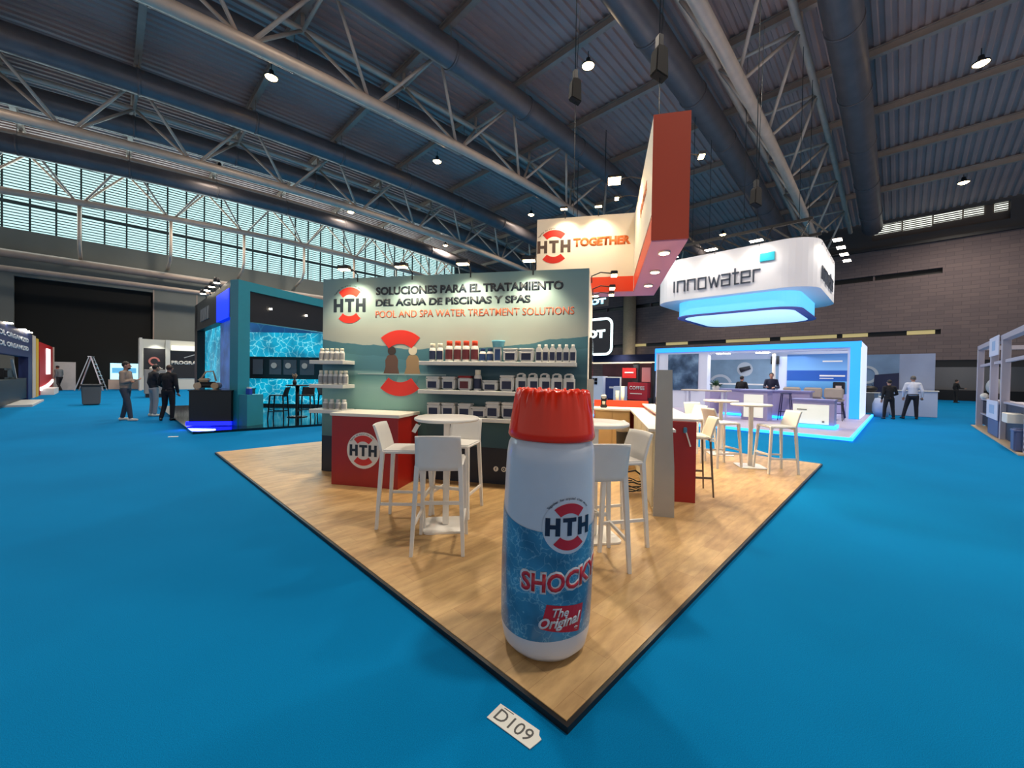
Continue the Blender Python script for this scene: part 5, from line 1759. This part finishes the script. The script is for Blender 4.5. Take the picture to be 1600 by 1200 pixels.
for i in range(9): b.cyl((0, 0, .14), (.07 * math.cos(i * .7), .07 * math.sin(i * .7), .3 + .03 * (i % 3)), .008, .02, 6)
b.obj('flowers', mat('dry_flowers', (120, 104, 84), .7), t)
t = thing('blue_leaflet_box', 'small blue leaflet box on the teal low box', 'leaflet box', tuple(TR @ Vector((.46, .2, .8405))), RB)
B().box(-.07, .07, -.04, .04, 0, .16).obj('box', mat('leaflet_blue', (20, 60, 170), .4), t)
B().box(-.05, .05, -.03, .03, .16, .2).obj('leaflets', M_WHITE, t)
t = thing('paper_scrap', 'small white paper scrap on the carpet before the black counter', 'paper', (*hall(1.05, 11.9), .003), .5)
B().box(-.09, .09, -.04, .04, 0, .004).obj('sheet', M_WHITE, t)
B().box(-.09, -.02, -.04, .04, .004, .007).obj('fold', M_WHITE, t)

# ================================================================== FAR LEFT
ns = thing('navy_stand', 'navy stand with pale lettering at the left edge', 'stand', (0, 0, 0), ROT_HALL)
M_NAVYST = mat('navy_stand_paint', (18, 34, 84), .45)
FU = -2.7
b = B()
b.box(FU - .3, FU, 17, 31.4, 2.05, 3.2); b.box(FU - .3, FU, 30.0, 31.4, 0, 2.05); b.box(FU - .3, FU, 17, 18, 0, 2.05)
b.obj('navy_frame', M_NAVYST, ns)
B().box(FU - 3, FU - 2.9, 17, 31.4, 0, 3.2).obj('back_wall', M_NAVYST, ns)
B().box(FU - .25, FU - .05, 18, 30, .1, 1.05).obj('black_front', M_BLACK, ns)
wp = B().box(FU - 1.2, FU - 1.15, 18.5, 30, 1.05, 2.05).obj('white_backdrop', M_GREYWHITE, ns)
R90 = Matrix.Rotation(PI / 2, 4, 'Z')
for z in (2.72, 2.33):
    text('POOL ORGANIZED', mat('pale_letter', (176, 180, 190), .5), ns, 0, 0, 0, mtx=Matrix.Translation((FU + .005, 21.2, z)) @ R90, w=8.8, h=.2, bold=.05, depth=.01)
B().box(FU - .3, FU + .6, 24.5, 28.5, 0, .08).obj('step', M_GREYWHITE, ns)
for v_ in (24, 27.5, 28.5, 29.5): B().box(FU - .1, FU + .15, v_, v_ + .3, 3.2, 3.235).obj('top_light', M_LAMPW, ns)
B().box(FU - .3, FU + .02, 31.4, 32.6, 0, 3.2).obj('cream_end', mat('cream_end', (196, 184, 170), .5), ns)
B().box(FU - .3, FU + .04, 32.6, 33.6, 0, 3.1).obj('yellow_end', mat('yellow_end', (214, 170, 40), .5), ns)
t = thing('demo_device', 'dark device with pale strap in the window of the navy stand', 'device', (*hall(FU - .45, 27.2), 1.0), ROT_HALL)
B().box(-.25, .25, -1.1, 1.1, .05, .5, .08, 2).obj('body', M_BLACK, t)
B().bar((.28, -.3, .9), (.28, .7, .05), .08).obj('strap', M_GREYWHITE, t)
t = thing('red_stand', 'red stand with a glowing white vertical strip at the far left', 'stand', (0, 0, 0), ROT_HALL)
B().box(FU - .3, FU, 34.5, 42.0, 0, 3.0).obj('red_wall', mat('red_stand', (190, 20, 24), .45), t)
B().box(FU, FU + .06, 37.8, 39.6, 1.15, 2.75).obj('light_strip', mat('white_strip', (255, 240, 245), .4, emit=2.0), t)
b = B()
n = 12
for i in range(n):
    v0_, v1_ = 34.6 + 7 * i / n, 34.6 + 7 * (i + 1) / n
    b.bar((FU + .03, v0_, .35 + .35 * (i / n) ** 2), (FU + .03, v1_, .35 + .35 * ((i + 1) / n) ** 2), .06, .2)
b.obj('white_swoosh', MATS['white_strip'], t)
B().box(FU - .28, FU + .06, 42.0, 42.3, 0, 3.0).obj('cream_end', MATS['cream_end'], t)
B().box(FU, FU + .5, 35, 38, 0, .35).obj('base_plinth', M_WHITE, t)
wp_ = thing('white_partition', 'plain white partition behind the man walking far left', 'partition', (*hall(-3.0, 42.6), 0), ROT_HALL)
B().box(-.9, 1.35, 0, .08, 0, 2.0).obj('panel', M_GREYWHITE, wp_)
B().box(.2, .23, -.01, .0, 0, 2.0).obj('seam', M_STEEL, wp_)
# step ladder, open A shape
ld = thing('step_ladder', 'open aluminium step ladder standing far behind the grey bin', 'ladder', (*hall(-.85, 41.0), 0), math.radians(120))
M_ALU = mat('aluminium', (190, 200, 204), .35, metal=.7)
H_ = 2.4
for sx in (-1, 1):
    B().bar((.36 * sx, -.72, 0), (.2 * sx, -.05, H_), .07, .05).obj('rail', M_ALU, ld)
    B().bar((.36 * sx, .72, 0), (.2 * sx, .05, H_), .07, .05).obj('rail', M_ALU, ld)
for k in range(1, 9):
    s = k / 9
    w = .36 - .16 * s
    B().box(-w, w, -.72 + .67 * s - .05, -.72 + .67 * s + .05, H_ * s - .02, H_ * s + .02).obj('tread', M_ALU, ld)
B().box(-.28, .28, -.1, .1, H_ - .02, H_ + .03).obj('top_cap', M_ALU, ld)
bi = thing('wheeled_bin', 'grey waste bin standing alone on the carpet far left', 'bin', (*hall(-.5, 24.6), 0), math.radians(45))
b = B().box(-.30, .30, -.3, .3, .03, .80, .03, 2)
for v in b.bm.verts:
    k_ = .86 + .14 * v.co.z / .8
    v.co.x *= k_; v.co.y *= k_
b.obj('body', mat('bin_grey', (104, 100, 98), .6), bi)
B().box(-.33, .33, -.33, .33, .80, .88, .02, 2).obj('rim', mat('bin_dark', (52, 50, 52), .6), bi)
for sx in (-1, 1): B().cyl((.2 * sx - .03, .25, .05), (.2 * sx + .03, .25, .05), .05, n=12).obj('wheel', M_BLACK, bi)
# glowing screen in the dark gateway
sc2 = thing('lit_screen', 'bright pale blue screen glowing in the dark gateway', 'screen', (*hall(.95, 43.2), 0), ROT_HALL)
B().box(-.85, .75, 0, .1, .75, 2.0).obj('display', mat('pale_screen', (190, 235, 250), .3, emit=1.3, ecol=(170, 225, 245)), sc2)
B().box(-.75, .6, -.01, 0, 1.25, 1.65).obj('display_band', mat('blue_screen_band', (90, 170, 215), .3, emit=.8), sc2)
B().box(-.95, .85, 0, .3, 0, .75).obj('stand_base', M_STEEL, sc2)
# white stand with black panels
ws = thing('white_stand', 'white stand with black printed panels and pale lettering, behind the visitors', 'stand', (0, 0, 0), ROT_HALL)
VW = 41.5
b = B()
b.box(1.6, 5.8, VW, VW + .2, 0, 3.9); b.box(1.6, 1.75, VW - 1.5, VW, 0, 3.9); b.box(3.15, 3.42, VW - .3, VW, 0, 3.9)
b.obj('white_frame', mat('stand_white', (214, 214, 204), .5), ws)
B().box(1.9, 3.15, VW - .03, VW, 1.1, 3.2).obj('black_panel', mat('charcoal_print', (38, 38, 42), .5), ws)
B().box(3.42, 5.75, VW - .03, VW, .9, 3.1).obj('black_panel', mat('charcoal_print', (38, 38, 42), .5), ws)
text('PROGRAMA', M_WHITE, ws, 3.5, 2.0, VW - .03, w=2.2, h=.3, bold=.06)
arc_bm(B(), 2.5, 2.2, .22, .34, 0, 1.7 * PI, VW - .05, VW - .03, 20).obj('round_emblem', mat('emblem_red', (200, 120, 110), .5), ws)
B().box(2.3, 3.0, VW - .05, VW - .03, 1.62, 1.68).obj('print_line', M_WHITE, ws)
B().bar((4.3, VW - .04, 2.55), (5.5, VW - .04, 3.05), .04, .06).obj('print_line', M_WHITE, ws)
B().box(3.5, 5.7, VW - .35, VW - .1, 3.12, 3.5).obj('lightbox', mat('warm_lightbox', (240, 240, 225), .4, emit=1.0), ws)
spot('stand_light', (*hall(2.6, VW - .6), 3.6), (*hall(2.6, VW), 2), 40, 120, (1, .95, .85), .1)
pd = thing('grey_pedestal', 'grey display pedestal before the white stand', 'pedestal', (*hall(1.85, 30.0), 0), ROT_HALL)
B().box(-.45, .4, -.4, .4, .2, 1.55, .02, 1).obj('body', mat('pedestal_grey', (138, 136, 134), .6), pd)
B().box(-.4, .35, -.35, .35, 0, .2).obj('plinth', M_DARK, pd)
B().ball((0, 0, 1.62), .25, .2, .13).obj('white_model', M_WHITE, pd)

# ================================================================== PEOPLE
def capsule(bm, p0, p1, r0, r1, n=12):
    p0, p1 = Vector(p0), Vector(p1)
    b = B(); b.bm.free(); b.bm = bm
    if (p1 - p0).length > 1e-4: b.cyl(p0, p1, r0, r1, n)
    for p, r in ((p0, r0), (p1, r1)): b.ball(p, r, n=n, m=8)


def ellip(bm, c, r, mtx=None, n=18):
    b = B(); b.bm.free(); b.bm = bm
    b.ball(c, *r, n=n, m=12, mtx=mtx)


def fuse(bm, name, m, parent, voxel=.014, extra=None):
    """one continuous surface out of overlapping tapered limbs"""
    me = bpy.data.meshes.new(name); bm.to_mesh(me); bm.free()
    o = bpy.data.objects.new(name, me); COL.objects.link(o)
    rm = o.modifiers.new('r', 'REMESH'); rm.mode = 'VOXEL'; rm.voxel_size = voxel
    sm_ = o.modifiers.new('s', 'SMOOTH'); sm_.factor = .5; sm_.iterations = 4
    dg = bpy.context.evaluated_depsgraph_get()
    me2 = bpy.data.meshes.new_from_object(o.evaluated_get(dg))
    bpy.data.objects.remove(o); bpy.data.meshes.remove(me)
    if extra is not None:
        bx = bmesh.new(); bx.from_mesh(me2); tmp = bpy.data.meshes.new('t'); extra.to_mesh(tmp); extra.free(); bx.from_mesh(tmp); bx.to_mesh(me2); bx.free(); bpy.data.meshes.remove(tmp)
    for p in me2.polygons: p.use_smooth = True
    me2.materials.clear(); me2.materials.append(m)
    me2.name = name
    o = bpy.data.objects.new(name, me2); COL.objects.link(o); o.parent = parent
    return o


def V3(*a): return Vector(a)


def hand(bm, ex, wrist, direction, side, curl=.35):
    """palm, four unequal fingers bent at the knuckles, thumb leaving the side of the palm"""
    d = Vector(direction).normalized()
    up = V3(0, 0, 1) if abs(d.z) < .9 else V3(0, 1, 0)
    sidev = d.cross(up).normalized() * side
    nrm = sidev.cross(d).normalized()
    palm = wrist + d * .085
    for k in (-1.3, 0, 1.3): capsule(bm, wrist + d * .01, palm + sidev * .016 * k, .024, .017, 8)
    for k, L in ((-1.5, .062), (-.5, .076), (.5, .08), (1.5, .07)):
        b0 = palm + sidev * .019 * k
        m1 = b0 + (d * math.cos(curl) - nrm * math.sin(curl)) * L * .55
        m2 = m1 + (d * math.cos(curl * 2.4) - nrm * math.sin(curl * 2.4)) * L * .5
        b = B(); b.bm.free(); b.bm = ex
        b.tube([b0 - d * .02, b0, m1, m2], [.0095, .0095, .0085, .0065], 8)
    b = B(); b.bm.free(); b.bm = ex
    t0 = wrist + d * .03 + sidev * .022
    b.tube([t0, t0 + (sidev * .7 + d * .6) * .035, t0 + (sidev * .5 + d * .85) * .065], [.012, .0105, .008], 8)


def person(label, loc, rz, H=1.75, skin=None, hair=None, top=None, legs_m=None, shoe=None, pose=None, long_hair=False, beard=False, group=None, trouser=True, belt=False, hood=False):
    k = H / 1.75
    t = thing('person', label, 'person', loc, rz, group)
    P = dict(pel=V3(0, 0, .96), chest=V3(0, 0, 1.28), neck=V3(0, -.005, 1.47), head=V3(0, .03, 1.635),
             shL=V3(-.185, 0, 1.42), shR=V3(.185, 0, 1.42), elL=V3(-.235, -.03, 1.13), elR=V3(.235, -.03, 1.13),
             wrL=V3(-.235, .06, .88), wrR=V3(.235, .06, .88), hipL=V3(-.09, 0, .92), hipR=V3(.09, 0, .92),
             knL=V3(-.105, .02, .50), knR=V3(.105, .02, .50), anL=V3(-.115, -.02, .085), anR=V3(.115, -.02, .085), toeL=0., toeR=0.)
    for q, v in (pose or {}).items(): P[q] = Vector(v) if not isinstance(v, float) else v
    skin = skin or M_SKIN
    bm = bmesh.new(); ex = bmesh.new()

    def torso(bm, g):
        if g == 0: ellip(bm, P['pel'] + V3(0, 0, -.02), (.155, .105, .13))
        else: ellip(bm, P['pel'] + V3(0, 0, .03), (.155 + g, .105 + g, .085))
        capsule(bm, P['pel'] + V3(0, 0, .08 if g else 0), P['chest'], .115 + g, .13 + g)
        mid = (P['pel'] + P['chest']) / 2
        ellip(bm, mid, (.145 + g, .1 + g, .17 + g))
        ellip(bm, P['chest'] + V3(0, 0, .03), (.175 + g, .115 + g, .17 + g))
        capsule(bm, P['shL'] + V3(.03, 0, -.01), P['shR'] + V3(-.03, 0, -.01), .068 + g, .068 + g)

    def arm(bm, s, g, upto=1.0):
        capsule(bm, P['sh' + s], P['el' + s], .052 + g, .042 + g)
        if upto > .5: capsule(bm, P['el' + s], P['el' + s].lerp(P['wr' + s], upto), .041 + g, .041 + (.028 - .041) * upto + g)

    def leg(bm, s, g):
        capsule(bm, P['hip' + s], P['kn' + s], .084 + g, .058 + g)
        capsule(bm, P['kn' + s], P['an' + s].lerp(P['kn' + s], .0 if g == 0 else .06), .056 + g, .036 + g * 1.6)

    torso(bm, 0)
    for s in 'LR':
        arm(bm, s, 0); leg(bm, s, 0)
        a = P['an' + s]; ang = P['toe' + s]
        f = V3(math.sin(ang), math.cos(ang), 0)
        capsule(bm, a + V3(0, 0, -.04) - f * .04, a + f * .14 + V3(0, 0, -.055), .034, .026)
        hand(bm, ex, P['wr' + s], P['wr' + s] - P['el' + s], 1 if s == 'L' else -1)
    nd = (P['head'] - P['neck'])
    capsule(bm, P['neck'] + V3(0, 0, -.05), P['neck'] + nd * .55, .056, .052)
    hc = P['head']
    ellip(bm, hc + V3(0, -.01, .01), (.077, .094, .108))
    ellip(bm, hc + V3(0, .03, -.06), (.054, .058, .058))
    capsule(bm, hc + V3(0, .085, .01), hc + V3(0, .112, -.022), .011, .016, 8)
    for sx in (-1, 1): ellip(bm, hc + V3(.08 * sx, -.005, -.005), (.012, .022, .033), n=10)
    body = fuse(bm, 'body', skin, t, .012 if H > 1 else .01, ex)
    # face
    b = B()
    for sx in (-1, 1): b.ball(hc + V3(.031 * sx, .083, .012), .011, .006, .006, 10, 8)
    b.obj('eyes', M_DARK, body)
    B().ball(hc + V3(0, .09, -.058), .024, .006, .006, 10, 8).obj('mouth', mat('lips', (140, 82, 74), .5), body)
    hm_ = hair or M_HAIR
    bm = bmesh.new()
    ellip(bm, hc + V3(0, -.022, .032), (.087, .098, .098))
    if long_hair:
        capsule(bm, hc + V3(0, -.07, .02), hc + V3(0, -.085, -.2), .075, .07)
    for v in list(bm.verts):
        d = v.co - hc
        if d.y > .045 and d.z < .052: v.co.y = hc.y + .045 - (d.y - .045) * .6
    h_ = fuse(bm, 'hair', hm_, t, .012)
    if beard:
        bm = bmesh.new(); ellip(bm, hc + V3(0, .042, -.075), (.05, .052, .042)); fuse(bm, 'beard', hm_, t, .012)
    # clothes
    bm = bmesh.new()
    torso(bm, .016)
    for s in 'LR': arm(bm, s, .014, .92)
    capsule(bm, P['neck'] + V3(0, 0, -.04), P['neck'] + V3(0, 0, -.0), .078, .066)
    fuse(bm, 'top', top, t, .014)
    bm = bmesh.new()
    ellip(bm, P['pel'] + V3(0, 0, -.05), (.172, .122, .125))
    for s in 'LR': leg(bm, s, .013)
    fuse(bm, 'trousers', legs_m, t, .014)
    for s in 'LR':
        a = P['an' + s]; ang = P['toe' + s]
        f = V3(math.sin(ang), math.cos(ang), 0)
        bm = bmesh.new()
        z0 = a.z - .085
        capsule(bm, V3(a.x, a.y, z0 + .045) - f * .045, V3(a.x, a.y, z0 + .038) + f * .15, .045, .036)
        capsule(bm, V3(a.x, a.y, z0 + .05), V3(a.x, a.y, z0 + .1), .046, .046)
        for v in bm.verts:
            if v.co.z < z0 + .004: v.co.z = z0 + .004
        fuse(bm, 'shoe', shoe, t, .011)
    if belt:
        B().lathe([(.15, .985), (.178, .985), (.178, 1.02), (.15, 1.02)], 24, sx=1.0, sy=.74).obj('belt', M_BLACK, t)
    t.scale = (k, k, k)
    return t


C_BEIGE = mat('taupe_sweatshirt', (150, 132, 116), .85, noise=.06)
C_JEANS = mat('dark_jeans', (54, 60, 72), .8, noise=.08)
C_WHITESHOE = mat('white_trainer', (214, 206, 192), .6)
C_BLACK = mat('black_cloth', (14, 15, 20), .85)
C_DARKJ = mat('charcoal_jacket', (36, 36, 42), .85)
C_GREYT = mat('grey_tee', (100, 108, 112), .85)
C_WHITE = mat('white_shirt_cloth', (206, 210, 224), .8, noise=.03)
C_NAVYC = mat('navy_cloth', (18, 24, 50), .85)
C_RED = mat('red_jacket', (168, 30, 34), .7)
C_GREYL = mat('pale_grey_trousers', (150, 150, 154), .8)
M_SHOEB = mat('black_shoe', (14, 13, 14), .5)
# facing is local +y; rotate
CROSS = dict(elL=(-.25, .03, 1.15), elR=(.25, .03, 1.15), wrL=(.06, .19, 1.17), wrR=(-.07, .21, 1.21), anL=(-.15, -.14, .085), knL=(-.12, -.04, .5), anR=(.12, .18, .085), knR=(.11, .12, .5), toeR=.1, toeL=-.2)
person('person in taupe sweatshirt, jeans and white trainers with folded arms, left aisle', (*hall(.36, 16.5), 0), math.radians(-70), 1.76, hair=M_HAIR, top=C_BEIGE, legs_m=C_JEANS, shoe=C_WHITESHOE, pose=CROSS, beard=True)
person('person dressed all in black seen from behind at the black counter', (*hall(1.28, 15.9), 0), math.radians(10), 1.70, hair=mat('brown_hair', (62, 42, 30), .6, noise=.2, nscale=40), top=C_BLACK, legs_m=C_BLACK, shoe=M_SHOEB,
       pose=dict(wrL=(-.30, .26, 1.05), elL=(-.27, .02, 1.14), anL=(-.16, -.06, .085), toeL=-.5, head=(.01, .06, 1.62)))
person('person in charcoal jacket and pale trousers beyond the one in black', (*hall(1.05, 17.6), 0), math.radians(-25), 1.72, top=C_DARKJ, legs_m=C_GREYL, shoe=C_WHITESHOE,
       pose=dict(wrR=(.2, .34, 1.08), elR=(.25, .06, 1.12), head=(.01, .07, 1.62), toeR=.3))
person('person in grey top walking left before the white partition, far left', (*hall(-2.35, 41.3), 0), math.radians(85), 1.74, top=C_GREYT, legs_m=C_BLACK, shoe=M_SHOEB,
       pose=dict(chest=(0, .05, 1.27), neck=(0, .10, 1.46), head=(0, .17, 1.61), shL=(-.18, .06, 1.41), shR=(.18, .06, 1.41), elL=(-.22, -.02, 1.13), elR=(.22, .06, 1.13), anL=(-.1, -.26, .10), knL=(-.1, .0, .5), anR=(.1, .2, .085), knR=(.1, .16, .5), wrR=(.2, .2, .93)))
person('person in navy jacket behind the counter of the blue-edged booth', (*hall(20.2, 4.05), .09), math.radians(150), 1.74, top=C_NAVYC, legs_m=C_BLACK, shoe=M_SHOEB, pose=dict(wrR=(.2, .3, 1.12), elR=(.26, .06, 1.12), wrL=(-.1, .3, 1.12), elL=(-.26, .05, 1.12)))
person('person in dark clothes beside the white lit cabinet of the blue-edged booth', (*hall(18.45, 4.75), .09), math.radians(-60), 1.58, top=C_BLACK, legs_m=C_BLACK, shoe=M_SHOEB, pose=dict(wrR=(.16, .3, 1.02), elR=(.25, .05, 1.12)))
person('person in white shirt and dark trousers seen from behind, right aisle', (*hall(23.25, -.33), 0), math.radians(-42), 1.78, hair=M_GREYHAIR, top=C_WHITE, legs_m=mat('black_trousers', (18, 20, 30), .85), shoe=M_SHOEB, belt=True,
       pose=dict(hipL=(-.1, 0, .92), anL=(-.27, -.02, .085), knL=(-.19, .03, .5), anR=(.12, .0, .085), wrL=(-.27, .04, .9), wrR=(.27, .04, .9), elL=(-.27, -.04, 1.14), elR=(.27, -.04, 1.14), toeL=-.4, toeR=.2))
person('person all in black standing left of the white-shirted one', (*hall(22.35, .36), 0), math.radians(-20), 1.60, top=C_BLACK, legs_m=C_BLACK, shoe=M_SHOEB,
       pose=dict(anL=(-.17, 0, .085), anR=(.17, 0, .085), knL=(-.14, .02, .5), knR=(.14, .02, .5), wrR=(.24, .22, 1.06), elR=(.27, .0, 1.13)))
person('dark figure standing in the far gateway of the block wall', (*hall(45.2, -2.95), 0), math.radians(-110), 1.76, top=C_BLACK, legs_m=C_BLACK, shoe=M_SHOEB, pose=dict(wrR=(.18, .34, 1.08), elR=(.25, .06, 1.12)))
person('person in red jacket leaning over the desk of the lattice stand', (*hall(15.4, -3.05), .03), math.radians(75), 1.70, top=C_RED, legs_m=C_GREYL, shoe=M_SHOEB,
       pose=dict(chest=(0, .2, 1.22), neck=(0, .33, 1.34), head=(0, .44, 1.45), shL=(-.18, .28, 1.32), shR=(.18, .28, 1.32), elL=(-.25, .36, 1.1), elR=(.25, .36, 1.1), wrL=(-.15, .5, 1.1), wrR=(.15, .5, 1.1)))
